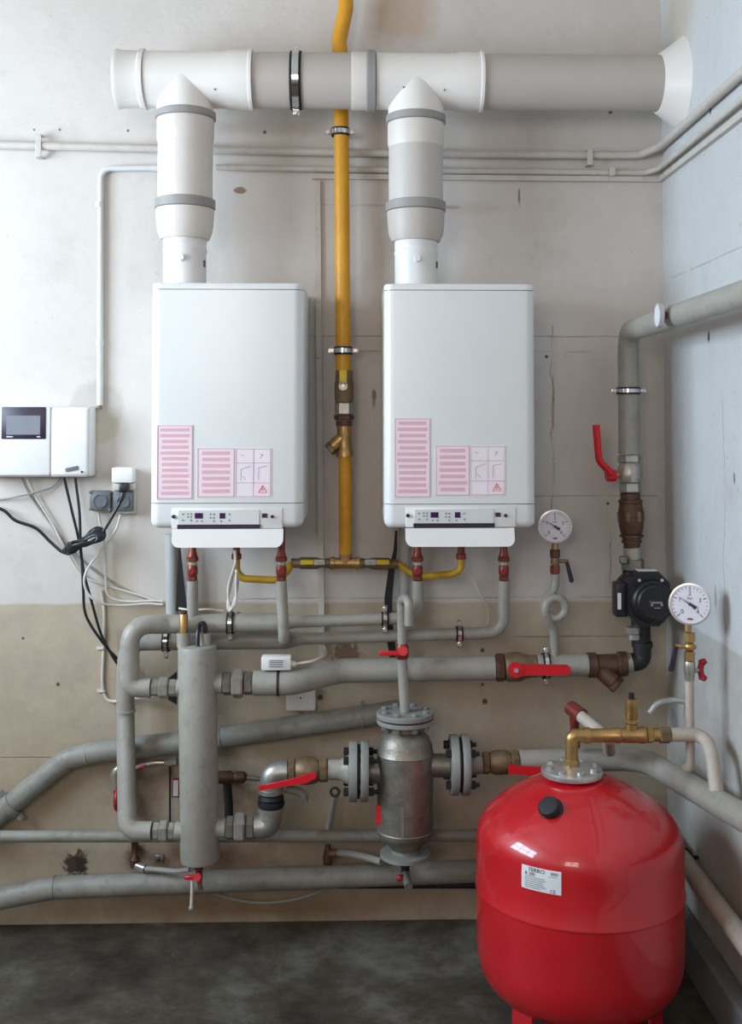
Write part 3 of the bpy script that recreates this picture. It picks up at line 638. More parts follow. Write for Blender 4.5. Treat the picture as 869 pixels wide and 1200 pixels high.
P2.part('reducer', MB().lathe(v(330, 750, O2), v(358, 748.5, O2)-v(330, 750, O2), [(rB*.97, 0), (rB*.97, .01), (rS, mm(24)), (rS, mm(28))], 20), 'grey')
P2.part('narrow_run', MB().tube(fillet([v(357, 748.5, O2), v(590, 741, O2+.02), v(590, 680.5, O2+.02)], .05), rS, 18), 'grey')
P2.part('branch_pipe', MB().tube(fillet([v(329.5, 680.5, O3), v(332.5, 748, O3), v(332.5, 751, O2)], .03), mm(6.4, O3), 18), 'grey')
for px, py in ((146.5, 870), (148, 833), (149.5, 948)):
    c = v(px, py, O2+.003); P2.part('weld_seam', MB().cyl(c-Z*.003, c+Z*.003, rB*1.01, n=20), 'grey')
P2.done()
clamp(v(270, 730.3, O1), X, rB, 'pipe clamp on the upper header pipe below the looped white cables', ear=Z)
clamp(v(195, 751.5, O2), X, rB*.97, 'pipe clamp on the lower header pipe beside the separator air vent', ear=Z)
clamp(v(451, 725.5, O1), X, rS, 'pipe clamp on the upper header pipe at the curving black strip', ear=Z)
clamp(v(538, 742.8, O2+.0155), X, rS, 'pipe clamp on the lower header pipe between two boiler connections', ear=Z)

# ------------------------------------------------------------------ hydraulic separator
sr = mm(22.2, SO)
A, B = v(231, 757, SO), v(234, 1008, SO); axS = (B-A).normalized(); L = (B-A).length
def sp_(py): return A+axS*((v(232, py, SO).z-A.z)/axS.z)
t = Thing('hydraulic_separator', 'tall grey painted cylinder with four side ports and a brass vent', 'separator')
t.part('body', MB().lathe(A, axS, [(0, -.004), (sr*.8, -.003), (sr*.97, 0), (sr, .004), (sr, L-.004), (sr*.97, L), (sr*.8, L+.003), (0, L+.004)], 36), 'grey')
t.part('top_socket', MB().cyl(v(215, 742, SO), v(215, 758, SO), mm(7.5), n=18), 'grey'); t.part('top_socket', MB().cyl(v(241, 742, SO), v(241, 758, SO), mm(6.3), n=18), 'grey')
pt = sp_(806); t.part('side_port', MB().cyl(pt, v(207, 806, SO), mm(10), n=18), 'grey')
pt = sp_(974); t.part('side_port', MB().cyl(pt, v(205, 974, SO), mm(10), n=18), 'grey')
pt = sp_(801); t.part('side_port', MB().cyl(pt, v(260.5, 801, SO), mm(11), n=18), 'grey')
pt = sp_(970); t.part('side_port', MB().cyl(pt, v(264, 970, SO), mm(11), n=18), 'grey'); t.done()
t = Thing('air_vent', 'slim brass air vent on top of the grey separator', 'air vent'); p = v(215, 741.8, SO)
t.part('vent_body', MB().lathe(p, Z, [(mm(5), 0), (mm(5), mm(20)), (mm(4), mm(21.5))], 18), 'brass'); t.part('vent_cap', MB().cyl(p+Z*mm(21.6), p+Z*mm(25), mm(4.2), n=16), 'bronze'); t.done()
cable('sensor_cable', 'short black sensor cable looping into the separator top socket', [v(231, 757, SO+.03), v(231.5, 742, SO+.02), v(234, 732, SO), v(239, 731, SO), v(241, 741, SO)], .007, 'black')
union(v(177, 806, SO), v(206.5, 806, SO), mm(10.5), 'steel union at the upper port of the separator, on the header side', ('nickel',)*3, 'separator unions')
union(v(179, 974, SO), v(204.5, 974, SO), mm(10.5), 'steel union at the lower port of the separator, on the header side', ('nickel',)*3, 'separator unions')
union(v(261, 801, SO), v(296, 800.5, SO), mm(14.5), 'large steel union at the upper port of the separator, on the pump side', ('steel', 'nickel', 'steel'), 'separator unions')
union(v(264.5, 970, SO), v(298, 969.5, SO), mm(14.5), 'large steel union at the lower port of the separator, before silver elbow', ('steel', 'nickel', 'steel'), 'separator unions')
one('insulation_strip', 'black tape wrapped behind the union on the upper header port', 'strip', MB().prism([v(196, 796, .1), v(207, 787, .1), v(207, 826, .1), v(197, 820, .1)], (0, .006, 0)), 'rubber')
t = Thing('drain_cock', 'red-handled drain cock under the separator with a pale rod', 'valve'); p = v(233, 1010, SO)
t.part('nipple', MB().lathe(p, -Z, [(mm(5), 0), (mm(5), mm(8)), (mm(4), mm(9)), (mm(4), mm(20))], 14), 'copper')
k = v(226, 1028, SO+.02); t.part('handle', MB().box(k-V((.026, .006, .006)), k+V((.014, .006, .006)), .003, 1), 'red')
t.part('handle_hub', MB().cyl(v(231, 1028, SO), v(231, 1028, SO+.03), .012, n=12), 'red')
t.part('outlet', MB().tube([v(233, 1030, SO), v(234, 1036, SO+.01), v(235, 1042, SO+.01)], .007, 10), 'bronze')
t.part('rod', MB().tube([v(225, 1032, SO+.02), v(224.5, 1050, SO+.02), v(224, 1062, SO+.02)], .0045, 8), 'cablew')
t.part('rod_end', MB().sphere(v(224, 1064, SO+.02), .008), 'cableg'); t.done()

# ------------------------------------------------------------------ main supply line M
MO = .145; mr = mm(14, MO)
pipe('thick grey supply pipe with an offset bend from the separator to the red-lever valve', [v(296.6, 800.5, SO), v(342, 800.2, SO), v(398, 786, MO), v(579.2, 783, MO)], mr, 'grey', .12,
     rings=[])
t = Thing('ball_valve', 'brass ball valve with long horizontal red lever on the supply pipe', 'valve'); A = v(580, 782.5, MO); B = v(628, 780.5, MO); d = (B-A).normalized(); L = (B-A).length
t.part('end_nut', MB().hexn(A, A+d*mm(11), mm(16.5)), 'bronze')
t.part('valve_body', MB().lathe(A+d*mm(11.2), d, [(mm(15), 0), (mm(17), .01), (mm(17), .045), (mm(14.5), .06), (mm(13), .08), (mm(13), L-mm(11.2))], 24), 'oldbr')
hub = v(604, 785, MO+.065); lv = t.part('lever', MB().cyl(hub+Y*.008, hub-Y*.008, mm(8.5), n=20), 'red')
e = v(668, 785, MO+.065); t.part('lever_arm', MB().prism([V((hub.x, hub.y-.005, hub.z-.02)), V((hub.x+.03, hub.y-.005, hub.z-.017)), V((e.x-.01, hub.y-.005, e.z-.015)), V((e.x, hub.y-.005, e.z-.008)), V((e.x, hub.y-.005, e.z+.008)), V((e.x-.01, hub.y-.005, e.z+.015)), V((hub.x+.03, hub.y-.005, hub.z+.017)), V((hub.x, hub.y-.005, hub.z+.02))], (0, .01, 0)), 'red', lv)
t.part('stem', MB().cyl(hub+Y*.04, hub, .011, n=12), 'nickel', lv); t.part('lever_screw', MB().hexn(hub-Y*.008, hub-Y*.014, .008), 'zinc', lv); t.done()
pipe('short grey pipe between red-lever valve and bronze strainer carrying the gauge tube', [v(628.6, 780.5, MO), v(687.8, 779.5, MO)], mm(13), 'grey')
clamp(v(639, 780.4, MO), X, mm(13.05), 'pipe clamp beneath the long red lever on the supply pipe', ear=Z)
t = Thing('strainer', 'dark bronze Y strainer between the supply pipe and black elbow', 'strainer'); A, B = v(688.3, 779.5, MO), v(733, 778, MO); d = (B-A).normalized(); L = (B-A).length
t.part('strainer_body', MB().lathe(A, d, [(mm(14.5), 0), (mm(14.5), .025), (mm(12), .03), (mm(12), L-.028), (mm(14.5), L-.024), (mm(14.5), L)], 24), 'bronze')
s0, s1 = v(700, 781, MO), v(719, 799, MO+.02); t.part('filter_leg', MB().cyl(s0, s1, mm(10.5), n=20), 'bronze'); t.part('filter_cap', MB().hexn(s1, s1+(s1-s0).normalized()*.02, mm(11)), 'bronze'); t.done()
t = Thing('pump_elbow', 'black iron elbow turning up from the strainer into the pump', 'pipe elbow'); el = mm(10.5)
t.part('elbow_body', MB().tube(fillet([v(735, 776, MO), v(752, 776, MO), v(752, 753, MO)], .038), el, 18), 'iron')
t.part('elbow_collar', MB().cyl(v(733.3, 777, MO), v(739, 776, MO), el*1.15, n=18), 'nickel'); t.part('elbow_collar', MB().cyl(v(752, 758, MO), v(752, 752, MO), el*1.15, n=18), 'iron'); t.done()
# pump
t = Thing('circulation_pump', 'black circulation pump with round motor head and small display', 'pump'); pc = v(757, 700, MO+.06)
cx = v(750, 700, MO).x
t.part('volute', MB().lathe(V((pc.x-.012, -MO+.05, pc.z)), -Y, [(0, 0), (mm(24), 0), (mm(27), .02), (mm(27), .06), (mm(24), .075)], 32), 'black')
t.part('pump_port', MB().cyl(v(741, 690, MO), v(741, 669.3, MO), mm(12), n=20), 'iron')
t.part('pump_port', MB().cyl(v(750, 722, MO), v(751, 751.5, MO), mm(11), n=20), 'iron')
hw = mm(24); hh = mm(31); oc = .035; yb = -MO-.02
octo = [V((pc.x+sx*(hw-(oc if k else 0)), yb, pc.z+sz*(hh-(0 if k else oc)))) for sx, sz, ks in ((1, 1, (0, 1)), (-1, 1, (1, 0)), (-1, -1, (0, 1)), (1, -1, (1, 0))) for k in ks]
hd = t.part('motor_housing', MB().prism(octo, (0, -.075, 0)), 'black')
t.part('motor_head', MB().lathe(V((pc.x+.008, yb-.06, pc.z-.006)), -Y, [(mm(25), 0), (mm(25), .02), (mm(23), .03), (mm(21), .034), (mm(20), .05), (mm(18), .054), (0, .054)], 36), 'black')
q = MB()
for k in range(20):
    an = R(k*18); c = V((pc.x+.008, yb-.09, pc.z-.006))+V((math.cos(an), 0, math.sin(an)))*mm(20.3)
    q.box(c-V((.002, .018, .004)), c+V((.002, .018, .004)), 0, 1, Matrix.Rotation(-an, 3, 'Y'))
t.part('cooling_ribs', q, 'iron')
dc = V((pc.x+.012, yb-.114, pc.z-.01)); ds = t.part('display', MB().box(dc-V((.022, .002, .014)), dc+V((.022, .003, .014)), .003, 1), 'darkp')
q = MB().box(dc+V((-.016, -.004, .004)), dc+V((.016, -.0015, .008))).box(dc+V((-.018, -.004, -.004)), dc+V((-.012, -.0015, .003))).box(dc+V((.012, -.004, -.004)), dc+V((.018, -.0015, .003))).box(dc+V((-.008, -.004, -.0115)), dc+V((.01, -.0015, -.009)))
t.part('display_mark', q, 'cableg', ds)
for sx in (-1, 1):
    c = V((pc.x+sx*.035+.004, yb-.075, pc.z+.058)); t.part('housing_screw', MB().cyl(c+Y*.004, c-Y*.004, .005, n=10), 'zinc', hd)
c = V((pc.x-hw-.012, yb-.025, pc.z-.004)); bx_ = t.part('terminal_box', MB().box(c-V((.022, .03, .055)), c+V((.016, .03, .05)), .006, 2), 'black')
t.part('rating_label', MB().box(c+V((-.017, -.0315, -.03)), c+V((-.006, -.0295, .02))), 'label', bx_)
c = V((pc.x, yb-.04, pc.z+hh)); t.part('top_badge', MB().box(c+V((-.03, -.02, -.001)), c+V((.03, .02, .002))), 'label', hd); t.done()
def hexring(name, pxc, y0, y1, rpx, mat, off=.14): return MB().hexn(v(pxc, y0, off), v(pxc, y1, off), mm(rpx, off))
t = Thing('pipe_union', 'grey steel union nut just above the black pump', 'pipe union'); t.part('union_nut', hexring('n', 741, 655, 668.5, 13.5, 'steel', MO), 'steel')
t.part('union_collar', MB().cyl(v(740, 641.5, MO), v(741, 654.8, MO), mm(10.5), n=20), 'nickel'); t.part('side_lug', MB().box(v(730, 656, MO+.03)-V((.012, .008, .012)), v(730, 656, MO+.03)+V((.012, .008, .012)), .003, 1), 'steel'); t.done()
t = Thing('pipe_union', 'grey steel union nut just below the black pump', 'pipe union'); t.part('union_nut', MB().hexn(v(741, 734.5, MO+.068), v(741.5, 743, MO+.068), mm(8.5)), 'galv'); t.part('union_collar', MB().cyl(v(742, 743.2, MO+.068), v(742, 749, MO+.068), mm(7), n=16), 'galv'); t.done()
t = Thing('check_valve', 'stepped dark bronze check valve above the pump', 'valve'); A, B = v(738, 578, .14), v(740, 641, .14); d = (B-A).normalized(); L = (B-A).length
sc = L/63
prof = [(11.5, 0), (11.5, 7), (14, 7.5), (14, 11), (13, 12), (14.5, 20), (14.8, 28), (14.5, 36), (13, 45), (11.5, 48), (14, 48.5), (14, 51), (11, 52), (11, 55), (11.8, 55.5), (11.8, 58), (9.5, 58.5), (9.5, 63)]
t.part('valve_body', MB().lathe(A, d, [(mm(r_, .14), h_*sc) for r_, h_ in prof], 26), 'bronze')
t.part('hex_band', MB().hexn(A+d*sc*20, A+d*sc*34, mm(16, .14)), 'oldbr'); t.done()
t = Thing('ball_valve', 'nickel ball valve with upright red lever beside the corner riser', 'valve'); A, B = v(737, 533, .135), v(738, 577.5, .14); d = (B-A).normalized(); L = (B-A).length
t.part('upper_nut', MB().hexn(A, A+d*L*.22, mm(13.8)), 'nickel'); t.part('valve_body', MB().lathe(A+d*L*.225, d, [(mm(11.5), 0), (mm(14.3), .012), (mm(14.6), L*.35), (mm(12.5), L*.5)], 26), 'nickel'); t.part('lower_nut', MB().hexn(A+d*L*.73, B, mm(13.2)), 'nickel')
hb = v(719, 556, .14); lv = t.part('lever', MB().tube(fillet([v(719, 558, .15), v(714, 553, .165), v(701.5, 540, .18), v(698, 498, .18)], .03), [.012]*2+[.011]*14+[.0115]*2 if False else .0115, 10), 'red')
t.part('stem', MB().cyl(v(727, 556, .14), v(712, 557, .15), .011, n=12), 'brass', lv); t.part('lever_hub', MB().cyl(v(720, 557, .145), v(711, 557.5, .15), mm(7), n=16), 'red', lv); t.done()
# corner riser going along the right wall
po = .135; zU = v(770, 377.5, .0).z
xu = v(736, 450, po).x
far = vx(869, 346, xu)
t = Thing('pipe', 'thick grey riser that bends at the corner and follows the side wall', 'pipe'); rr = mm(12.2, po)
pts = [v(736.5, 532, po), V((xu, -po, far.z)), V((xu, -2.1, far.z))]
t.part('pipe_run', MB().tube(fillet(pts, .06), rr, 22), 'grey')
t.done()
clamp(v(736, 458, po), Z, rr, 'pipe clamp on the thick grey corner riser', ear=X)
t = Thing('thermometer', 'small round dial thermometer on the pipe along the side wall', 'thermometer')
c = vx(795, 368, xu); c = V((xu, c.y, far.z)); ax = V((-.996, .02, 0)).normalized()
t.part('stem', MB().cyl(c+ax*rr*.9, c+ax*(rr+.012), .01, n=12), 'bronze'); t.part('dial_case', MB().lathe(c+ax*(rr+.012), ax, [(.02, 0), (.034, .002), (.034, .014), (.031, .015), (.031, .012), (0, .012)], 28), 'zinc')
t.part('dial_face', MB().cyl(c+ax*(rr+.0242), c+ax*(rr+.025), .0305, n=28), 'dial'); t.done()

# ------------------------------------------------------------------ pressure gauges
def gauge_head(t, c, r, n):
    """round gauge facing the direction n"""
    n = V(n).normalized(); xx = Z.cross(-n).normalized() if abs(n.z) < .9 else X; xx = n.cross(Z).normalized()*-1; zz = n.cross(xx).normalized()
    if zz.z < 0: zz = -zz
    if xx.x < 0: xx = -xx
    t.part('gauge_case', MB().lathe(c-n*.03, n, [(0, 0), (r*.9, 0), (r*.98, .004), (r*.98, .024), (r*1.06, .025), (r*1.06, .034), (r*.97, .0345), (r*.96, .03), (0, .03)], 40), 'zinc')
    k = t.part('dial_face', MB().lathe(c, n, [(r*.965, .0003), (r*.965, .0012), (0, .0012)], 40), 'dial')
    q = MB(); P = lambda u, w_, h=.0016: c+xx*(u*r)+zz*(w_*r)+n*h
    for i in range(21):
        an = R(225-270*i/20); l0 = .78 if i % 5 else .7
        q.tube([P(math.cos(an)*l0, math.sin(an)*l0), P(math.cos(an)*.88, math.sin(an)*.88)], r*(.011 if i % 5 else .02), 4)
    for i, s_ in enumerate('01234'):
        an = R(225-270*i/4); vv, ff = text_mesh(s_, r*.32); q.add([P(math.cos(an)*.54+w_.x/r, math.sin(an)*.54+w_.y/r) for w_ in vv], ff)
    vv, ff = text_mesh('bar', r*.2); q.add([P(w_.x/r, .3+w_.y/r) for w_ in vv], ff)
    t.part('scale_marks', q, 'inkb', k)
    t.part('red_mark', MB().prism([P(-.13, -.78), P(.13, -.78), P(.13, -.7), P(-.13, -.7)], n*.0008), 'redk', k)
    an = R(148); dx, dz = math.cos(an), math.sin(an)
    nd = MB().prism([P(dx*.72, dz*.72, .004), P(-dx*.05+dz*.035, -dz*.05-dx*.035, .004), P(-dx*.05-dz*.035, -dz*.05+dx*.035, .004)], n*.001)
    nd.prism([P(-dx*.05+dz*.05, -dz*.05-dx*.05, .004), P(-dx*.35+dz*.1, -dz*.35-dx*.1, .004), P(-dx*.35-dz*.1, -dz*.35+dx*.1, .004), P(-dx*.05-dz*.05, -dz*.05+dx*.05, .004)], n*.001)
    nd.cyl(P(0, 0, .002), P(0, 0, .007), r*.08, n=12); t.part('needle', nd, 'inkb', k)
g1 = v(650, 617, .16)
t = Thing('pressure_gauge', 'round pressure gauge by the boiler, on the coiled grey tube', 'pressure gauge'); gauge_head(t, g1, mm(18.6, .16), (-.12, -1, .05))
gs = lambda py, px=650: v(px, py, .145)
t.part('gauge_stem', MB().cyl(gs(634), gs(643.5), mm(4), n=12), 'brass'); t.done()
t = Thing('gauge_cock', 'brass gauge cock with dark lever below the gauge on the coiled tube', 'valve')
t.part('upper_nut', MB().hexn(gs(643.7), gs(653.5), mm(6)), 'bronze'); t.part('valve_body', MB().lathe(gs(653.7), -Z, [(mm(4.5), 0), (mm(5), .012), (mm(4.5), mm(9))], 16), 'oldbr'); t.part('lower_nut', MB().hexn(gs(662.8), gs(672), mm(5.8)), 'copper')
lv = t.part('lever', MB().prism([gs(656, 661)-Y*.005, gs(656, 665)-Y*.005, gs(680, 672)-Y*.005, gs(683, 670)-Y*.005, gs(682, 667)-Y*.005], (0, .01, 0)), 'darkp'); t.part('stem', MB().cyl(gs(657.5, 645), gs(657.5, 664), .006, n=10), 'oldbr', lv); t.done()
c = gs(711, 648.5); lr = mm(11.8); path = []
path += [gs(672.3), gs(680, 650), gs(688, 649.5)]
pa = [V((c.x-.0+lr*math.cos(R(an)), -.145-.03*(100-an)/470+.0, c.z+lr*math.sin(R(an)))) for an in range(100, -371, -15)]
# the syphon: down, once round the loop, and on down
loop = [gs(672.3), gs(684, 650)]
for k in range(0, 31):
    an = 75-k*14.2; loop.append(V((c.x+lr*math.cos(R(an)), -.145-.018*math.sin(math.pi*k/30)-(.016 if k > 15 else 0)*min(1, (k-15)/6 if k > 15 else 0), c.z+lr*math.sin(R(an)))))
loop = [gs(672.3), gs(682, 650.2), v(648, 692, .15), v(640, 701, .155)]
for k in range(1, 25):
    an = 150+k*15; loop.append(V((c.x+lr*math.cos(R(an)), -.158-.02*k/24, c.z+lr*math.sin(R(an)))))
loop += [v(638.5, 717, .176), v(643, 727, .165), v(648, 738, .15), v(649, 752, .145), v(649.5, 768.5, .145)]
one('syphon_tube', 'grey tube coiled once below the pressure gauge', 'syphon tube', MB().tube(smooth_path(loop, 4), mm(5), 14), 'grey')
GX = .62
g2 = v(808, 708, GX); gq = lambda py, px=808: v(px, py, GX)
t = Thing('pressure_gauge', 'round pressure gauge near the side wall, above the red wing handle', 'pressure gauge'); gauge_head(t, g2, mm(23, GX), (-.3, -1, .1))
t.part('gauge_stem', MB().cyl(gq(730), gq(741, 807), mm(4.2, GX), n=12)if False else MB().cyl(gq(729)+Y*.015, gq(741, 807.5)+Y*.015, mm(4.2, GX), n=12), 'brass'); t.done()
b2 = lambda py, px=807.5: v(px, py, GX-.015)
t = Thing('gauge_cock', 'bright brass gauge cock with dark lever hanging near the side wall', 'valve'); gm = lambda n: mm(n, GX)
t.part('upper_nut', MB().hexn(b2(741.3), b2(752.5), gm(6.8)), 'brass'); t.part('valve_body', MB().sphere(b2(758), gm(6.3)), 'brass'); t.part('lower_nut', MB().hexn(b2(763.5), b2(774.5), gm(6.5)), 'brass')
lv = t.part('lever', MB().prism([b2(757, 790)-Y*.006, b2(757, 794)-Y*.006, b2(784, 789)-Y*.006, b2(787, 786)-Y*.006, b2(786, 783)-Y*.006], (0, .012, 0)), 'darkp'); t.part('stem', MB().cyl(b2(757.5, 791), b2(758, 815), .006, n=10), 'brass', lv); t.done()
t = Thing('ball_valve', 'small nickel valve with red wing handle near the side wall', 'valve'); t.part('valve_body', MB().lathe(b2(774.8), -Z, [(gm(6), 0), (gm(6.6), .004), (gm(6.6), .03), (gm(5.6), .034), (gm(5.6), b2(774.8).z-b2(798).z)], 18), 'nickel')
wg = t.part('wing_handle', MB().sphere(b2(785, 820), gm(3.6), sq=1.2), 'redk'); t.part('stem', MB().cyl(b2(785.5, 812), b2(785, 820), .007, n=10), 'nickel', wg)
q = MB(); 
for s_ in (1, -1): q.tube([b2(785, 820), b2(785-6*s_, 821.5), b2(785-10*s_, 823.5), b2(785-12.5*s_, 823)], [.009, .008, .012, .007], 10)
t.part('wing', q, 'redk', wg); t.done()

# ------------------------------------------------------------------ return line R with the dirt separator vessel
RO = .235
t = Thing('pipe_elbow', 'lower galvanised elbow rising from the large separator union', 'pipe elbow'); er = mm(13.5, RO)
t.part('elbow_body', MB().tube(fillet([v(298.5, 969, RO), v(316, 968, RO), v(317, 946, RO)], .05), er, 22), 'galv')
t.part('elbow_collar', MB().cyl(v(317, 950, RO), v(317, 945.5, RO), er*1.12, n=22), 'galv'); t.done()
t = Thing('pipe_union', 'black rubbery joint ring between the two silver elbows', 'pipe joint')
t.part('joint_ring', MB().lathe(v(317.5, 945.2, RO), Z, [(er, 0), (er*1.15, .006), (er*1.15, .016), (er*.95, .02), (er*1.12, .026), (er, .036)], 24), 'rubber'); t.part('joint_sleeve', MB().cyl(v(317.5, 945.2, RO)+Z*.001, v(317.5, 929, RO), er*.96, n=22), 'iron'); t.done()
t = Thing('pipe_elbow', 'upper galvanised elbow turning into the brass valve', 'pipe elbow')
t.part('elbow_body', MB().tube(fillet([v(317.5, 928.7, RO), v(318, 905, RO), v(337, 904, RO)], .055), er, 22), 'galv'); t.part('elbow_collar', MB().cyl(v(317.5, 928.7, RO), v(317.5, 924, RO), er*1.1, n=22), 'galv'); t.done()
def rvalve(pa, pb, rpx, label, lever, arm):
    t = Thing('ball_valve', label, 'valve'); A, B = v(*pa, RO), v(*pb, RO); d = (B-A).normalized(); L = (B-A).length; m_ = lambda n: mm(n, RO)
    t.part('end_nut', MB().hexn(A, A+d*L*.2, m_(rpx*.98)), 'oldbr'); t.part('valve_body', MB().lathe(A+d*L*.205, d, [(m_(rpx*.85), 0), (m_(rpx), .012), (m_(rpx*1.05), L*.25), (m_(rpx), L*.45), (m_(rpx*.85), L*.56)], 24), 'oldbr'); t.part('end_nut', MB().hexn(A+d*L*.77, B, m_(rpx*.95)), 'oldbr')
    pts = [v(*q_[:2], q_[2]) for q_ in lever]; lv = t.part('lever', MB().prism(pts, (0, .011, 0)), 'red')
    t.part('stem', MB().cyl(v(*arm, RO+.02), v(*arm, lever[0][2]-.004), .011, n=12), 'nickel', lv); return t.done()
rvalve((337.3, 904), (384, 902), 15, 'brass ball valve with slanting red lever beside silver elbow', [(303, 922, .31), (303, 927, .31), (320, 924, .31), (358, 918, .31), (370, 912, .31), (370, 906, .31), (362, 907, .31), (340, 914, .31)], (362, 911))
t = Thing('pipe', 'short grey threaded pipe between brass valve and bolted flanges', 'pipe'); A, B = v(384.3, 902, RO), v(408, 902, RO); t.part('pipe_run', MB().lathe(A, B-A, [(mm(11), 0), (mm(11), .035), (mm(14), .05), (mm(16), (B-A).length)], 24), 'grey'); t.done()
t = Thing('drain_spout', 'small bent grey spout below the slanting red lever', 'spout'); t.part('spout', MB().tube(fillet([v(334, 924, .2), v(349, 927, .2), v(357, 933, .2), v(355, 939, .22)], .03), .013, 12), 'greyd'); t.done()
def flange_pair(px0, px1, pyc, rpx, off, label):
    t = Thing('bolted_flange', label, 'flange', 'bolted side flanges of the vessel'); A, B = v(px0, pyc, off), v(px1, pyc, off); d = (B-A); r = mm(rpx, off); n_ = d.normalized(); L = d.length
    t.part('flange_plate', MB().lathe(A, n_, [(r*.98, 0), (r, .003), (r, L*.4), (r*.98, L*.4+.002)], 36), 'flange')
    t.part('gasket', MB().lathe(A+n_*(L*.4+.002), n_, [(r*.9, 0), (r*.9, L*.2-.004)], 36), 'rubber')
    t.part('flange_plate', MB().lathe(A+n_*L*.6, n_, [(r*.98, 0), (r, .003), (r, L*.4-.003), (r*.98, L*.4)], 36), 'flange')
    for k in range(4):
        an = R(45+k*90); o_ = V((0, math.cos(an), math.sin(an)))*r*.74
        t.part('flange_bolt', MB().hexn(A+o_-n_*.016, A+o_, .013).hexn(A+o_+n_*L, A+o_+n_*(L+.016), .013).cyl(A+o_-n_*.01, A+o_+n_*(L+.028), .007, n=10), 'iron')
    return t.done()
VO = RO
flange_pair(408.5, 431.5, 904, 33.5, RO, 'bolted flange pair joining vessel to brass valve with slanting lever')
vc = v(474.5, 920, VO); vr = mm(32.5, VO); vz_ = lambda py: v(476, py, VO).z
t = Thing('dirt_separator', 'grey steel vessel with flanged top and base between two bolted flanges', 'vessel')
P = lambda z_: V((vc.x, -VO, z_))
t.part('body', MB().lathe(P(vz_(993)), Z, [(vr*.55, 0), (vr*.6, .01), (vr*.9, .028), (vr*1.0, vz_(975)-vz_(993)), (vr*1.0, vz_(972)-vz_(993)), (vr*1.025, vz_(971)-vz_(993)), (vr, vz_(970)-vz_(993)), (vr, vz_(883)-vz_(993)), (vr*1.025, vz_(882)-vz_(993)), (vr, vz_(881)-vz_(993)), (vr*.97, vz_(872)-vz_(993)), (vr*.86, vz_(863)-vz_(993)), (vr*.66, vz_(857)-vz_(993)), (vr*.6, vz_(855)-vz_(993)), (vr*.6, vz_(847)-vz_(993))], 40), 'steel')
t.part('weld_line', MB().box((vc.x-.004-.012, -VO-vr-.0005, vz_(970)), (vc.x+.004-.012, -VO-vr+.004, vz_(935))), 'galv')
fr2 = mm(33, VO)
t.part('top_flange', MB().lathe(P(vz_(847)), Z, [(fr2*.98, 0), (fr2, .002), (fr2, .011), (fr2*.98, .013)], 40), 'flange'); t.part('gasket', MB().lathe(P(vz_(847)+.013), Z, [(fr2*.9, 0), (fr2*.9, .005)], 36), 'rubber')
tf = t.part('top_plate', MB().lathe(P(vz_(847)+.018), Z, [(fr2*.98, 0), (fr2, .002), (fr2, .014), (fr2*.98, .016)], 40), 'flange'); ztop = vz_(847)+.034
for k in range(8):
    an = R(22+k*45); o_ = V((math.cos(an), math.sin(an), 0))*fr2*.78
    t.part('flange_bolt', MB().hexn(P(ztop)+o_, P(ztop)+o_+Z*.009, .009), 'flange', tf); t.part('flange_bolt', MB().hexn(P(vz_(847))+o_, P(vz_(847))+o_-Z*.016, .01), 'galv', tf)
fb = mm(29, VO); t.part('base_flange', MB().lathe(P(vz_(1003)), Z, [(fb, 0), (fb, .012), (fb*.55, .0125), (fb*.55, vz_(992)-vz_(1003))], 36), 'flange')
t.part('side_port', MB().cyl(v(431.7, 904, RO), P(vz_(904)), mm(13.5), n=24), 'steel'); t.part('side_port', MB().cyl(v(526.5, 897, RO), P(vz_(897)), mm(13), n=24), 'steel')
c = V((vc.x-vr*.93, -VO-vr*.38, vz_(950))); t.part('red_tag', MB().box(c-V((.009, .006, .028)), c+V((.009, .006, .028)), .002, 1, Matrix.Rotation(R(-22), 3, 'Z')), 'red')
dz = vz_(1003); t.part('drain_nipple', MB().cyl(P(dz), P(dz-.03), .016, n=16), 'iron'); t.done()
t = Thing('drain_cock', 'drain cock with red tip under the steel vessel', 'valve'); c = v(476, 1024, VO+.02)
t.part('valve_body', MB().cyl(P(dz-.0305), P(dz-.065), .013, n=14), 'iron'); t.part('spout', MB().cyl(P(dz-.05)-Y*.0, c+V((.004, -.045, -.02)), .0125, n=14), 'galv'); t.part('handle', MB().sphere(v(468, 1029, VO+.03), .011), 'redk'); t.part('stem', MB().cyl(v(468, 1029, VO+.03), v(474, 1026, VO+.02), .006, n=8), 'iron'); t.done()
flange_pair(527, 549, 896, 34, RO, 'bolted flange pair joining vessel to the valve beside the red tank')
t = Thing('pipe', 'short grey pipe between bolted flanges and the valve beside the red tank', 'pipe'); A, B = v(551, 895, RO), v(564.3, 894, RO); t.part('pipe_run', MB().lathe(A, B-A, [(mm(13), 0), (mm(12), .02), (mm(11.5), (B-A).length)], 22), 'greyd'); t.done()
rvalve((564.8, 894), (608, 892.5), 13.5, 'brass ball valve with red lever partly behind the red tank', [(596, 896, .31), (596, 907, .31), (606, 908, .31), (650, 910, .31), (650, 900, .31), (606, 898, .31)], (601, 902))
# grey pipe on behind the tank and along the right wall
xs = RW-.1
s_end = vx(869, 957, RW-.055); s_far = s_end+(s_end-v(757, 890, RO+.01))*.6
pipe('thick grey return pipe passing behind the red tank and along the side wall', [v(608.3, 892.5, RO), v(752, 889, RO), s_end, s_far], mm(13.3, RO), 'grey', .09)
def on_s(px):                          # a point on that pipe's slanting run
    a_, b_ = v(752, 889, RO), s_end; f0, f1 = 0, 1
    for _ in range(40):
        f_ = (f0+f1)/2; p_ = a_.lerp(b_, f_); r_ = p_-CAM; x_ = PPX+F*r_.dot(rgt)/r_.dot(fwd)
        f0, f1 = (f_, f1) if x_ < px else (f0, f_)
    return a_.lerp(b_, f0)

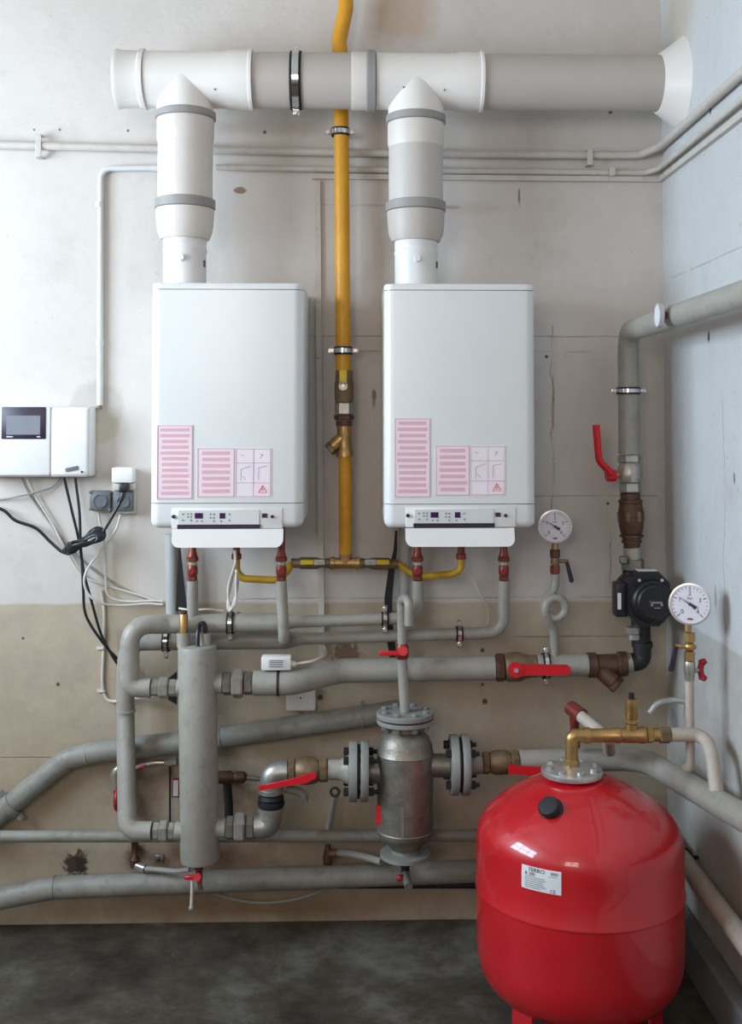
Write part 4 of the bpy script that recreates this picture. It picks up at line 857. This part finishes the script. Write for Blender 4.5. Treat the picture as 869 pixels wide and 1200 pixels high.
# vessel riser with hook
t = Thing('vent_riser', 'thin grey vent riser with hooked top and red lever above the vessel', 'vent pipe'); rz = P(ztop)
t.part('pipe_run', MB().tube(fillet([rz+Z*.001, v(471, 772, VO)], .03), mm(6, VO), 16), 'grey')
up_ = v(471, 756, VO)
t.part('hook', MB().tube(fillet([up_, v(470, 703, VO), v(479, 700, VO+.055), v(479, 733, VO+.055)], .026), mm(5.4, VO), 16), 'grey')
vb = t.part('valve_body', MB().lathe(v(471, 772, VO), Z, [(mm(6.5), 0), (mm(7.5), .01), (mm(7.5), .035), (mm(6), .046)], 16), 'copper')
k0, k1 = v(473, 765, VO+.03), v(444, 766, VO+.03); t.part('lever', MB().box(V((k1.x, k0.y-.006, k0.z-.008)), V((k0.x+.01, k0.y+.004, k0.z+.006)), .003, 1), 'red', vb); t.part('lever_hub', MB().cyl(v(472, 763, VO+.01), v(472, 763, VO+.04), .014, n=14), 'red', vb); t.done()

# ------------------------------------------------------------------ lower pipes on the back wall
DO, EO, FOF = .04, .1, .075
t = Thing('pipe', 'thick grey pipe slanting down the wall behind the separator to the wall clamp', 'pipe'); dr = mm(12.5, DO)
dp = [v(468, 833, DO), v(262, 864, DO), v(108, 882, DO), v(78, 889, DO), v(-40, 986, DO)]
t.part('pipe_run', MB().tube(fillet(dp, .08), dr, 20), 'greyd')
for px, py, a_, b_ in ((258, 864.5, 0, 1), (102, 884, 1, 2), (73, 894, 3, 4), (424, 840, 0, 1)):
    ax = (dp[b_]-dp[a_]).normalized(); c = v(px, py, DO); t.part('weld_collar', MB().lathe(c-ax*.004, ax, [(dr, 0), (dr*1.06, .002), (dr*1.06, .006), (dr, .008)], 20), 'greyd')
ax = (dp[0]-dp[1]).normalized(); t.part('pipe_lug', MB().box(v(424, 828, DO)-V((.004, .01, .02)), v(424, 828, DO)+V((.004, .01, .016))), 'greyd')
t.part('end_plug', MB().cyl(dp[0]-ax*.002, dp[0]+ax*.008, dr*.8, n=20), 'iron'); t.done()
ax = (dp[4]-dp[3]).normalized(); c = v(13, 943, DO); 
t = Thing('pipe_clamp', 'painted grey clamp on the slanting pipe below the controller', 'pipe clamp'); t.part('steel_band', MB().lathe(c-ax*.012, ax, [(dr*1.08, 0), (dr*1.16, .002), (dr*1.16, .022), (dr*1.08, .024)], 24, True), 'greyd')
sd = ax.cross(Y).normalized()
for s_ in (1, -1): t.part('bolt_lug', MB().hexn(c+sd*s_*(dr+.004)-Y*.006, c+sd*s_*(dr+.022)-Y*.006, .012), 'greyd')
t.done()
pipe('thin grey pipe running level along the back wall behind the vessel', [v(-40, 980, EO), v(330, 980, EO), v(600, 979, EO)], mm(6.6, EO), 'greyd')
pipe('thick grey pipe running low along the back wall above the floor', [v(-60, 1064, FOF), v(64, 1040, FOF), v(320, 1030, FOF), v(600, 1019, FOF)], mm(12.6, FOF), 'greyd', .2, rings=[(v(64, 1040, FOF), v(90, 1039, FOF)-v(50, 1042, FOF), mm(12.6, FOF))])
pipe('thin black strip under the thick low pipe beside the red tank', [v(395, 1037, .03), v(620, 1037, .03)], mm(4, .03), 'iron')  # thin black round strip below the thick pipe
# supports, small fittings and hoses at the foot of the wall
t = Thing('pipe_bracket', 'rusty steel pipe bracket on the wall below the slanting red lever', 'bracket'); t.part('stem', MB().tube([v(384, 972, .02), v(389, 945, .02), v(391, 934, .02)], .009, 8), 'cableg'); t.part('hook_ring', MB().torus(v(392, 928, .02), Y, .013, .004), 'bronze'); t.done()
t = Thing('hose_tap', 'small rusty tap on the wall with a pale hose leading under the vessel', 'tap'); c = v(384, 1000, .06)
t.part('tap_body', MB().lathe(v(384, 990, .06), -Z, [(.008, 0), (.012, .02), (.016, .04), (.014, .06)], 14), 'bronze'); t.part('tap_outlet', MB().cyl(c, v(396, 999, .07), .012, n=12), 'oldbr'); t.part('tap_flange', MB().cyl(c, v(384, 1000, 0), .011, n=12), 'bronze'); t.done()
cable('hose', 'pale hose from the rusty wall tap to under the vessel', [v(396, 999, .075), v(412, 1001, .1), v(430, 1005, .14), v(447, 1010, .19)], .011, 'cableg', 'hose')
t = Thing('hose_tap', 'small corroded tap on the wall below the lower header bend', 'tap'); t.part('tap_body', MB().lathe(v(158, 984, .07), -Z, [(.014, 0), (.01, .015), (.01, .05), (.017, .06), (.014, .085)], 14), 'bronze'); t.part('tap_outlet', MB().cyl(v(157, 1013, .07), v(170, 1018, .09), .012, n=12), 'nickel'); t.part('tap_flange', MB().cyl(v(158, 992, .07), v(158, 992, 0), .01, n=12), 'bronze'); t.done()
cable('hose', 'pale hose from the corroded tap passing behind the separator foot', [v(170, 1018, .09), v(185, 1019, .1), v(205, 1021, .12), v(222, 1019, .13)], .008, 'cableg', 'hose')
t = Thing('wall_bracket', 'small bright steel bracket on the wall between the corroded tap and separator', 'bracket'); c = v(187, 1006, .01); t.part('plate', MB().box(c-V((.014, .01, .014)), c+V((.014, .004, .014)), .003, 1), 'galv'); t.part('bracket_screw', MB().hexn(c-Y*.01, c-Y*.018, .006), 'bronze'); t.done()
t = Thing('fill_hose', 'braided hose with red stripe leading behind the separator', 'hose'); t.part('hose_run', MB().tube(smooth_path([v(150, 904, .05), v(165, 898, .05), v(180, 894, .05), v(193, 893.5, .05)]), .008, 10), 'nickel'); t.part('hose_stripe', MB().tube(smooth_path([v(152, 904, .057), v(165, 899, .057), v(172, 896.6, .056)]), .0045, 8), 'redk'); t.part('hose_nut', MB().hexn(v(193, 893.5, .05), v(207, 892, .05), .014), 'nickel'); t.done()
t = Thing('fill_valve', 'small valve with red wheel behind the lower header pipe', 'valve'); t.part('bent_tube', MB().tube(fillet([v(147, 898, .05), v(134, 903, .05), v(136, 925, .05)], .03), .014, 12), 'nickel'); t.part('hand_wheel', MB().torus(v(138, 936, .06), X, .03, .008), 'redk'); t.part('spindle', MB().cyl(v(136, 924, .05), v(138, 948, .06), .009, n=10), 'iron'); t.done()
t = Thing('fill_unit', 'dark filling valve with thin outlet pipe on the wall behind the separator', 'valve'); t.part('valve_body', MB().lathe(v(252, 911, .09), X, [(.02, 0), (.02, .05), (.014, .06), (.018, .065), (.018, .09), (.01, .1)], 16), 'bronze'); t.part('outlet_pipe', MB().cyl(v(284, 911, .09), v(306, 913, .09), .008, n=10), 'galv'); t.part('drop_leg', MB().tube([v(266, 914, .09), v(268, 945, .08), v(268, 962, .08)], .014, 12), 'iron'); t.part('wall_plate', MB().cyl(v(262, 911, .09), v(262, 911, 0), .01, n=10), 'iron'); t.done()
t = Thing('rod_thermometer', 'thin dark rod with small framed label beside the separator', 'thermometer'); t.part('rod', MB().tube([v(199, 899, .03), v(199, 965, .03)], .0035, 6), 'iron'); c = v(206, 923, .03); t.part('label_frame', MB().box(c-V((.012, .004, .03)), c+V((.012, .004, .03)), .002, 1), 'redk'); t.part('label_face', MB().box(c-V((.008, .006, .025)), c+V((.008, .0, .025))), 'label'); t.part('rod_clip', MB().cyl(v(199, 905, .03), v(199, 905, 0), .004, n=8), 'iron'); t.done()
cable('floor_cable', 'thin pale cable sagging along the wall foot near the vessel drain', [v(235, 1042, .01), v(270, 1053, .008), v(305, 1058, .006), v(340, 1055, .006), v(372, 1046, .008), v(385, 1040, .01)], .005, 'cableg')

# ------------------------------------------------------------------ red expansion tank
TO = .62
tc = v(678, 1000, TO); tx, ty = tc.x, tc.y; tr = (v(798, 1040, TO).x-v(557, 1040, TO).x)/2*.992
prof = [(0, .062), (.13, .068), (.2, .085), (.243, .11), (.266, .142), (.277, .18), (.28, .215), (.28, .358), (.2825, .361), (.2825, .366), (.28, .37), (.28, .465), (.279, .495), (.273, .522), (.256, .55), (.228, .576), (.19, .602), (.14, .63), (.09, .649), (.055, .657), (.05, .664)]
prof = [(r_*tr/.28, h_) for r_, h_ in prof]
# smooth the outline with extra points
def refine(p, k=3):
    P_ = [V((q_[0], q_[1], 0)) for q_ in p]; return [(q_.x, q_.y) for q_ in smooth_path(P_, k)]
tank = Thing('expansion_tank', 'large glossy red expansion vessel standing on the floor', 'expansion tank')
fine = prof[:1]+refine(prof[1:7], 3)+prof[7:11]+refine(prof[11:], 3)
tank.part('body', MB().lathe((tx, ty, 0), Z, fine, 72), 'redt')
def tank_r(z_):
    for (r0, h0), (r1, h1) in zip(fine, fine[1:]):
        if h0 <= z_ <= h1: return r0+(r1-r0)*(z_-h0)/max(h1-h0, 1e-6)
    return 0
def tank_hit(px, py):
    r = ray(px, py); d_ = 1.8
    while d_ < 4:
        p_ = CAM+r*d_
        if math.hypot(p_.x-tx, p_.y-ty) < tank_r(p_.z): return p_
        d_ += .0015
    return CAM+r*2.8
zf = .664; f_r = mm(35, TO)
fl = tank.part('top_flange', MB().lathe((tx-.018, ty, 0), Z, [(f_r*.7, zf-.006), (f_r, zf-.004), (f_r*1.02, zf+.004), (f_r, zf+.011), (f_r*.75, zf+.014), (f_r*.5, zf+.02), (f_r*.3, zf+.02)], 40), 'zinc')
for k in range(8):
    an = R(k*45+10); c = V((tx-.018+math.cos(an)*f_r*.78, ty+math.sin(an)*f_r*.78, zf+.012)); tank.part('flange_bolt', MB().hexn(c, c+Z*.009, .0085), 'zinc', fl)
h = tank_hit(645, 949); nr = V((h.x-tx, h.y-ty, .24)).normalized(); nr = (V((h.x-tx, h.y-ty, 0)).normalized()*.72+Z*.7).normalized()
tank.part('valve_cap', MB().lathe(h-nr*.008, nr, [(.033, 0), (.034, .008), (.03, .012), (.029, .026), (.025, .032), (0, .034)], 20), 'black')
for k in range(3):
    an = R(-90+38+k*120)-R(20); an = [R(218), R(318), R(90)][k]; c = V((tx+math.cos(an)*tr*.8, ty+math.sin(an)*tr*.8, 0)); rot = Matrix.Rotation(an, 3, 'Z')
    tank.part('leg', MB().box(c-V((.004, .035, 0)), c+V((.004, .035, .15)), .0015, 1, rot).box(c+V((-.02, -.035, 0)), c+V((.02, .035, .005)), 0, 1, rot), 'redt')
# curved label
hs = [tank_hit(*q_) for q_ in ((610, 1013), (656, 1020), (659, 1047.5), (612.5, 1041.5))]; ang = [math.atan2(q_.y-ty, q_.x-tx) for q_ in hs]
a0, a1 = (ang[0]+ang[3])/2, (ang[1]+ang[2])/2; z1_, z0_ = (hs[0].z+hs[1].z)/2, (hs[2].z+hs[3].z)/2
def LP(u, w_, e=.0008): an = a0+(a1-a0)*u; z_ = z0_+(z1_-z0_)*w_; r_ = tank_r(z_)+e; return V((tx+math.cos(an)*r_, ty+math.sin(an)*r_, z_))
q = MB(); n_ = 8; q.add([LP(i/n_, j/3) for j in range(4) for i in range(n_+1)], [(j*(n_+1)+i, j*(n_+1)+i+1, (j+1)*(n_+1)+i+1, (j+1)*(n_+1)+i) for j in range(3) for i in range(n_)])
lb = tank.part('label_plate', q, 'label'); W_ = tr*abs(a1-a0); Hh = z1_-z0_
q = MB()
def ltext(s_, size, u, w_, al='CENTER'):
    vv, ff = text_mesh(s_, size, al); q.add([LP(u+c_.x/W_, w_+c_.y/Hh, .0016) for c_ in vv], ff)
ltext('FERRO', .0145, .40, .87); ltext('R 200', .0115, .10, .68, 'LEFT'); ltext('CE', .012, .8, .1)
def lrect(u0, u1, w0, w1, n=6): q.add([LP(u0+(u1-u0)*i/n, w_, .0016) for w_ in (w0, w1) for i in range(n+1)], [(i, i+1, n+2+i, n+1+i) for i in range(n)])
tank.part('label_lettering', q, 'inkb', lb); q = MB()
for i, (u0, u1) in enumerate(((.1, .6), (.1, .62), (.1, .55), (.1, .58), (.1, .63), (.1, .5))): lrect(u0, u1, .54-i*.09, .565-i*.09)
lrect(.7, .9, .72, .735); 
for i in range(10): lrect(.75+i*.018, .75+i*.018+.008, .8, .92)
tank.part('label_small_print', q, 'sock', lb); tank.done()
# brass connection from the tank to the return pipe
bo = TO; bx_ = v(670, 866, bo); cx_ = tx-.018
zt_ = v(670, 862, bo).z
t = Thing('tank_elbow', 'brass elbow screwed into the top of the red tank', 'pipe elbow'); E0 = V((cx_, ty, zf+.02))
br_ = mm(8, bo)
t.part('elbow_body', MB().tube(fillet([E0, V((cx_, ty, zt_)), V((v(690, 862, bo).x, ty, zt_))], .012), br_*.95, 18), 'brass'); t.part('elbow_nut', MB().hexn(E0, E0+Z*.016, br_*1.15), 'brass')
t.part('elbow_collar', MB().cyl(V((v(684, 862, bo).x, ty, zt_)), V((v(691, 862, bo).x, ty, zt_)), br_*1.15, n=20), 'brass'); t.done()
t = Thing('brass_manifold', 'brass pipe with collars carrying the safety vent above the red tank', 'brass pipe'); A, B = V((v(691.3, 862, bo).x, ty, zt_)), V((v(785, 862, bo).x, ty, zt_)); L = (B-A).length
t.part('pipe_run', MB().lathe(A, X, [(br_*.98, 0), (br_*.98, L*.3), (br_*1.12, L*.32), (br_*1.12, L*.37), (br_*.95, L*.38), (br_*1.1, L*.45), (br_*1.1, L*.6), (br_*1.2, L*.62), (br_*1.2, L*.68), (br_*.95, L*.7), (br_*.95, L*.86)], 22), 'brass')
t.part('end_nut', MB().hexn(A+X*L*.7, A+X*L*.78, br_*1.2), 'brass'); t.part('end_nut', MB().hexn(A+X*L*.86, B, br_*1.22), 'oldbr'); c = V((v(740, 862, bo).x, ty, zt_)); t.part('branch_socket', MB().cyl(c, c+Z*mm(13, bo), br_*.85, n=18), 'brass'); t.done()
t = Thing('air_vent', 'brass automatic vent with black cap above the red tank', 'air vent'); c2 = c+Z*mm(13.2, bo); t.part('vent_nut', MB().hexn(c2, c2+Z*mm(6, bo), br_*.8), 'brass'); t.part('vent_body', MB().lathe(c2+Z*mm(6, bo), Z, [(br_*.8, 0), (br_*.95, .004), (br_*.95, mm(22, bo)), (br_*.7, mm(23, bo))], 22), 'brass'); t.part('vent_cap', MB().cyl(c2+Z*mm(29, bo), c2+Z*mm(35.5, bo), br_*.42, n=14), 'black'); t.done()
j = on_s(840); pr_ = mm(8.2, TO+.1)
pipe('beige pipe bending down from the brass manifold onto the grey return pipe', [B+X*.0005, V((j.x, ty, zt_)), V((j.x, j.y, j.z+mm(11))) if abs(j.y-ty) < .02 else V((j.x, ty+(j.y-ty)*.6, zt_-.03)), V((j.x, j.y, j.z+.018))], pr_, 'beige', .05)
j2 = b2(798.2); jj = on_s(808)
pipe('slim beige pipe carrying the gauge near the side wall', [j2, V((j2.x, j2.y, jj.z+.06)), V((j2.x, jj.y, jj.z+.051))] if abs(j2.y-jj.y) > .01 else [j2, V((j2.x, j2.y, jj.z+.051))], mm(5.2, GX), 'beige', .02)
t = Thing('stub_pipe', 'white stub pipe with red-brown collar rising behind the tank elbow', 'pipe'); so = .34
t.part('pipe_run', MB().tube(fillet([v(676, 836, so), v(702, 857, so+.1), v(712, 866, so+.09), v(714, 880, .285)], .02), mm(7, so), 16), 'beige'); A, B = v(668, 829, so-.03), v(679, 838, so+.01); t.part('collar', MB().cyl(A, B, mm(8.6, so), n=18), 'copper'); t.part('collar_ring', MB().cyl(B, B+(B-A).normalized()*.008, mm(9.4, so), n=18), 'copper')
t.part('drop_leg', MB().tube([v(672, 835, so-.015), v(673, 852, so-.02), v(674, 874, .26)], mm(5.5, so), 12), 'copper'); t.done()
t = Thing('wall_hook', 'curved bright steel hook on the side wall beside the gauge pipe', 'hook'); hx = vx(806, 822, RW)
t.part('hook_bar', MB().tube(fillet([hx+V((.0, 0, 0)), V((RW-.05, hx.y+.005, hx.z+.004)), V((RW-.1, hx.y-.01, hx.z+.0)), V((RW-.125, hx.y-.015, hx.z-.03))], .04), .009, 12), 'zinc'); t.part('hook_plate', MB().box(hx-V((.006, .02, .035)), hx+V((0, .02, .015)), .002, 1), 'galv'); t.done()
# low pipe along the right wall
xl = RW-.05; e_ = vx(869, 1100, xl)
pipe('grey pipe running low along the side wall behind the red tank', [V((xl, -.1, e_.z)), V((xl, -2.2, e_.z))], .027, 'beige')
t = Thing('pipe_bracket', 'dark steel bracket holding the low pipe on the side wall', 'bracket'); c = V((xl, -.32, e_.z)); t.part('ring', MB().lathe(c-Y*.008, Y, [(.0275, 0), (.032, 0), (.032, .016), (.0275, .016)], 24, True), 'iron'); t.part('stud', MB().cyl(c+X*.03, c+X*.05, .006, n=8), 'iron'); t.part('lug', MB().box(c+V((-.006, -.008, .03)), c+V((.006, .008, .052))), 'iron'); t.done()
t = Thing('trunking', 'flat pale strip along the foot of the side wall under the low pipe', 'trunking'); t.part('trunking_length', MB().box((RW-.02, -1.15, e_.z-.10), (RW, -.15, e_.z-.045), .002, 1), 'trunk'); t.done()

# ------------------------------------------------------------------ controller, sockets, transmitter and cables
CO = .085
t = Thing('heating_controller', 'white wall controller with dark-framed touch screen', 'controller')
A, B = v(-26, 476, CO), v(105, 559, CO); x60 = v(59.5, 500, CO).x
def cbox(px0, py0, px1, py1, d0, d1, bev=0, seg=2): p, q_ = v(px0, py0, CO), v(px1, py1, CO); return MB().box((p.x, -d1, q_.z), (q_.x, -d0, p.z), bev, seg)
t.part('housing', MB().box((A.x, -CO+.004, B.z), (B.x, 0, A.z), .008, 3), 'white2')
t.part('front_cover', MB().box((A.x+.002, -CO-.004, B.z+.004), (x60, -CO+.006, A.z-.001), .006, 3), 'white2')
t.part('side_cover', MB().box((x60+.002, -CO-.008, B.z+.003), (B.x-.003, -CO+.006, A.z-.002), .01, 4), 'white2')
sc_ = t.part('screen_frame', cbox(2.5, 477, 54, 514.5, CO, CO+.008, .003), 'darkp'); t.part('touch_screen', cbox(8.5, 487, 48, 509.5, CO+.004, CO+.0095, .0008, 1), 'lcd', sc_)
q = MB(); 
for (x0_, x1_) in ((8.5, 16), (44, 48)): z_ = cbox(x0_, 511.2, x1_, 512.4, CO+.007, CO+.0088); q.add(z_.v, z_.f)
t.part('frame_lettering', q, 'label', sc_)
c = v(84, 549.5, CO+.01); t.part('badge', MB().box(c-V((.02, .002, .006)), c+V((.02, .002, .006)), .001, 1, Matrix.Rotation(R(-12), 3, 'Y')), 'sock'); c = v(96, 553, CO+.009); t.part('cover_screw', MB().cyl(c+Y*.002, c-Y*.003, .0035, n=10), 'black'); t.done()
def sbox(px0, py0, px1, py1, d0, d1, bev=.002): p, q_ = v(px0, py0, d1), v(px1, py1, d1); return MB().box((p.x, -d1, q_.z), (q_.x, -d0, p.z), bev, 2)
t = Thing('wall_socket', 'grey wall socket in a dark cover beside the white adapter', 'socket'); t.part('back_box', sbox(108, 576, 128.5, 600, 0, .03), 'trunk'); cv = t.part('socket_cover', sbox(104.5, 575, 129.5, 598.5, .03, .052, .006), 'sock'); c = v(117, 587, .052); t.part('socket_face', MB().lathe(c, -Y, [(.024, 0), (.024, .004), (.02, .005), (.018, .002), (0, .002)], 24), 'sock', cv)
for dx in (-11, 11):
    for dy in (-10, 10): k = v(117+dx, 587+dy, .052); t.part('cover_tab', MB().cyl(k+Y*.004, k-Y*.003, .005, n=8), 'sock', cv)
t.done()
t = Thing('wall_socket', 'grey wall socket holding a black plug beneath the white adapter', 'socket'); t.part('back_plate', sbox(131, 550, 158, 602, 0, .03), 'trunk'); cv = t.part('socket_cover', sbox(132, 575, 155.5, 599, .03, .05, .006), 'sock'); c = v(144, 588, .05); t.part('socket_face', MB().lathe(c, -Y, [(.022, 0), (.022, .004), (.018, .005), (.016, .002), (0, .002)], 24), 'sock', cv); t.done()
t = Thing('plug_adapter', 'white plug-in adapter above the grey sockets', 'adapter'); t.part('adapter_body', sbox(130.5, 548, 155, 566, .0305, .085, .005), 'white2'); t.part('adapter_base', sbox(133, 566.3, 157, 574.5, .0305, .065, .003), 'trunk'); t.done()
t = Thing('black_plug', 'black mains plug under the white adapter', 'plug'); t.part('plug_body', sbox(139, 567, 149.5, 577, .0655, .1, .005), 'black'); t.part('strain_relief', MB().tube([v(144, 576.5, .085), v(143.5, 582, .09), v(141, 588, .09)], [.01, .008, .006], 10), 'black'); t.done()
ck = .0052
t = Thing('coiled_cable', 'black mains cable bundled into a tied coil below the controller', 'cable')
t.part('cable_run', MB().tube(smooth_path([v(141, 588.5, .09), v(130, 608, .085), v(119, 626, .08), v(112, 632, .078), v(100, 638, .075)]), ck, 8), 'black')
t.part('cable_run', MB().tube(smooth_path([v(-30, 590, .03), v(2, 597, .03), v(18, 610, .03), v(42, 619, .03), v(60, 636, .035), v(76, 648, .06), v(90, 643, .075)]), ck, 8), 'black')
for k in range(5):
    rnd = random.Random(k); pts = []; th = R(-27+k*3)
    for i in range(25):
        an = R(i*15); u = math.cos(an); w_ = math.sin(an)*(.3+.7*u*u); side = 1.25 if u > 0 else .8
        a_ = (26-k*2.4)*u; b_ = (13.5-k*1.8)*w_*side
        pts.append(v(98.5+a_*math.cos(th)-b_*math.sin(th)+rnd.uniform(-.5, .5), 634.5+a_*math.sin(th)+b_*math.cos(th)+rnd.uniform(-.5, .5), .078+.005*k+.006*math.sin(an)))
    t.part('cable_loop', MB().tube(smooth_path(pts, 3), ck*.9, 8), 'black')
c = v(98, 635, .082); t.part('tie', MB().lathe(c-V((.016, 0, .008)), V((.9, 0, .45)), [(.01, 0), (.015, .003), (.015, .024), (.01, .028)], 14), 'black'); t.done()
cable('black_cable', 'black cable dropping from controller edge to header, the straighter one', [v(75, 559.8, .05), v(84, 598, .048), v(92.5, 634, .046), v(96, 660, .046), v(97.5, 690, .046), v(101, 722, .046), v(122, 755, .044), v(142, 776, .04), v(158, 790, .035)], .0046, 'black')
cable('black_cable', 'black cable dropping from controller edge to header, crossing the other', [v(88, 559.8, .058), v(93, 600, .058), v(94.5, 640, .058), v(98, 670, .058), v(107, 704, .058), v(118, 742, .056), v(130, 766, .054), v(141, 783, .05)], .0046, 'black')
wc = .0038
cable('grey_cable', 'pale cable from the controller, upper of the pair slanting to the drain', [v(25, 559.8, .02), v(38, 585, .006), v(58, 612, .005), v(78, 640, .005), v(110, 668, .005), v(140, 687, .005), v(172, 702, .005), v(188, 706, .006)], wc, 'cableg', group='pale cables from the controller')
cable('grey_cable', 'pale cable from the controller, lower of the pair bending past the black coil', [v(31, 559.8, .03), v(44, 586, .016), v(62, 615, .015), v(80, 650, .015), v(97, 675, .015), v(125, 686, .015), v(165, 698, .015), v(191, 707, .018)], wc, 'cablew', group='pale cables from the controller')
cable('grey_cable', 'thin pale cable sagging from the controller towards the wall edge', [v(72, 559.8, .012), v(60, 571, .012), v(45, 576, .025), v(20, 582, .025), v(0, 585, .01), v(-30, 585, .006)], .003, 'cableg')
cable('white_cable', 'white cable from the socket with dark cover, curving to the drain pipe', [v(115, 600.8, .026), v(118, 618, .026), v(123, 645, .026), v(124, 680, .026), v(128, 699, .026), v(150, 705, .026), v(176, 704, .026), v(191, 704.5, .028)], wc, 'cablew')
cable('white_cable', 'white cable from the socket with black plug, looping wide to the drain pipe', [v(141, 602.8, .036), v(135, 622, .036), v(116, 648, .05), v(100, 672, .074), v(101, 692, .074), v(116, 706, .07), v(140, 709.5, .045), v(172, 707.5, .036), v(191, 708.5, .038)], wc, 'cablew')
cable('white_cable', 'white cable clipped down the wall and hooking under the header pipe', [v(119, 692, .006), v(122, 720, .006), v(121, 765, .006), v(120, 800, .006), v(124, 817, .006), v(133, 822, .01), v(150, 819, .02), v(185, 816, .03)], .005, 'cablew')
for px, py, lab in ((118, 760, 'upper white cable clip on the wall beside the header pipe'), (119, 810, 'lower white cable clip on the wall beside the header pipe')):
    c = v(px, py, .006); one('cable_clip', lab, 'cable clip', MB().box(c-V((.015, .0, .005)), c+V((.008, .006, .005)), .001, 1).torus(c+V((.004, 0, 0)), Z, .0075, .0022, 12, 6), 'cablew', 'cable clips')
t = Thing('looped_cable', 'bunch of thin white cables hanging in loops under the boiler by the controller', 'cable')
for k in range(4):
    e_ = k*.9; pts = [v(276-k*.5, 645, .16), v(275.5-k*.3, 662, .17), v(270-e_, 688, .2+.006*k), v(266.5+e_*.7, 708, .225), v(269+e_*.8, 716-k, .232), v(274+e_*.8, 705, .23), v(279-e_, 684, .21+.004*k), v(276+k*.4, 668, .19+.004*k)]
    t.part('cable_loop', MB().tube(smooth_path(pts), .0034, 8), 'cablew')
t.done()
cable('white_cable', 'white cable running along the upper header pipe to the drain', [v(210, 713, .09), v(225, 715, .13), v(245, 714, .14), v(262, 716, .15)], .0035, 'cablew')
cable('white_wire', 'thin white wire hanging from boiler between gas branch and gauge', [v(541, 648, .12), v(550, 670, .11), v(562, 695, .1), v(571, 712, .08), v(572, 728, .06), v(566, 737, .05)], .0025, 'cablew')
t = Thing('pipe_sensor', 'white contact thermostat box strapped on the thick supply pipe', 'sensor'); c = v(323, 778, .2)
p, q_ = v(306, 769, .25), v(341, 785.3, .25); t.part('sensor_box', MB().box((p.x, -.258, q_.z), (q_.x, -.218, p.z), .005, 2), 'white2'); t.part('rating_label', MB().box((p.x+.022, -.2592, q_.z+.009), (q_.x-.018, -.2575, p.z-.009)), 'panel')
q = MB()
for i in range(4): q.box((p.x+.026, -.2602, q_.z+.012+i*.006), (q_.x-.024, -.259, q_.z+.0142+i*.006))
t.part('label_print', q, 'sock'); ca = v(341, 778, .238); t.part('cable_gland', MB().cyl(ca-X*.004, ca+X*.014, .009, n=12), 'white2'); c = v(326, 800.3, SO); t.part('strap', MB().lathe(c-X*.004, X, [(mr*1.02, 0), (mr*1.05, .001), (mr*1.05, .007), (mr*1.02, .008)], 28, True), 'iron'); t.done()
cable('white_cable', 'white cable from the contact thermostat to the vertical trunking', [v(346, 778, .238), v(365, 775, .23), v(378, 769, .18), v(382, 764, .1), v(380, 758, .03)], .0042, 'cablew')
t = Thing('junction_plate', 'white rounded cover plate on the wall below the supply pipe', 'cover plate'); p, q_ = v(335, 806, .03), v(370, 834, .03); t.part('cover', MB().box((p.x, -.03, q_.z), (q_.x, 0, p.z), .008, 3), 'white2'); c = v(352, 818, .03); t.part('cover_screw', MB().cyl(c+Y*.002, c-Y*.002, .003, n=8), 'black'); c = v(352, 834, .012); t.part('gland', MB().cyl(c+Z*.004, c-Z*.004, .006, n=10), 'galv'); t.done()
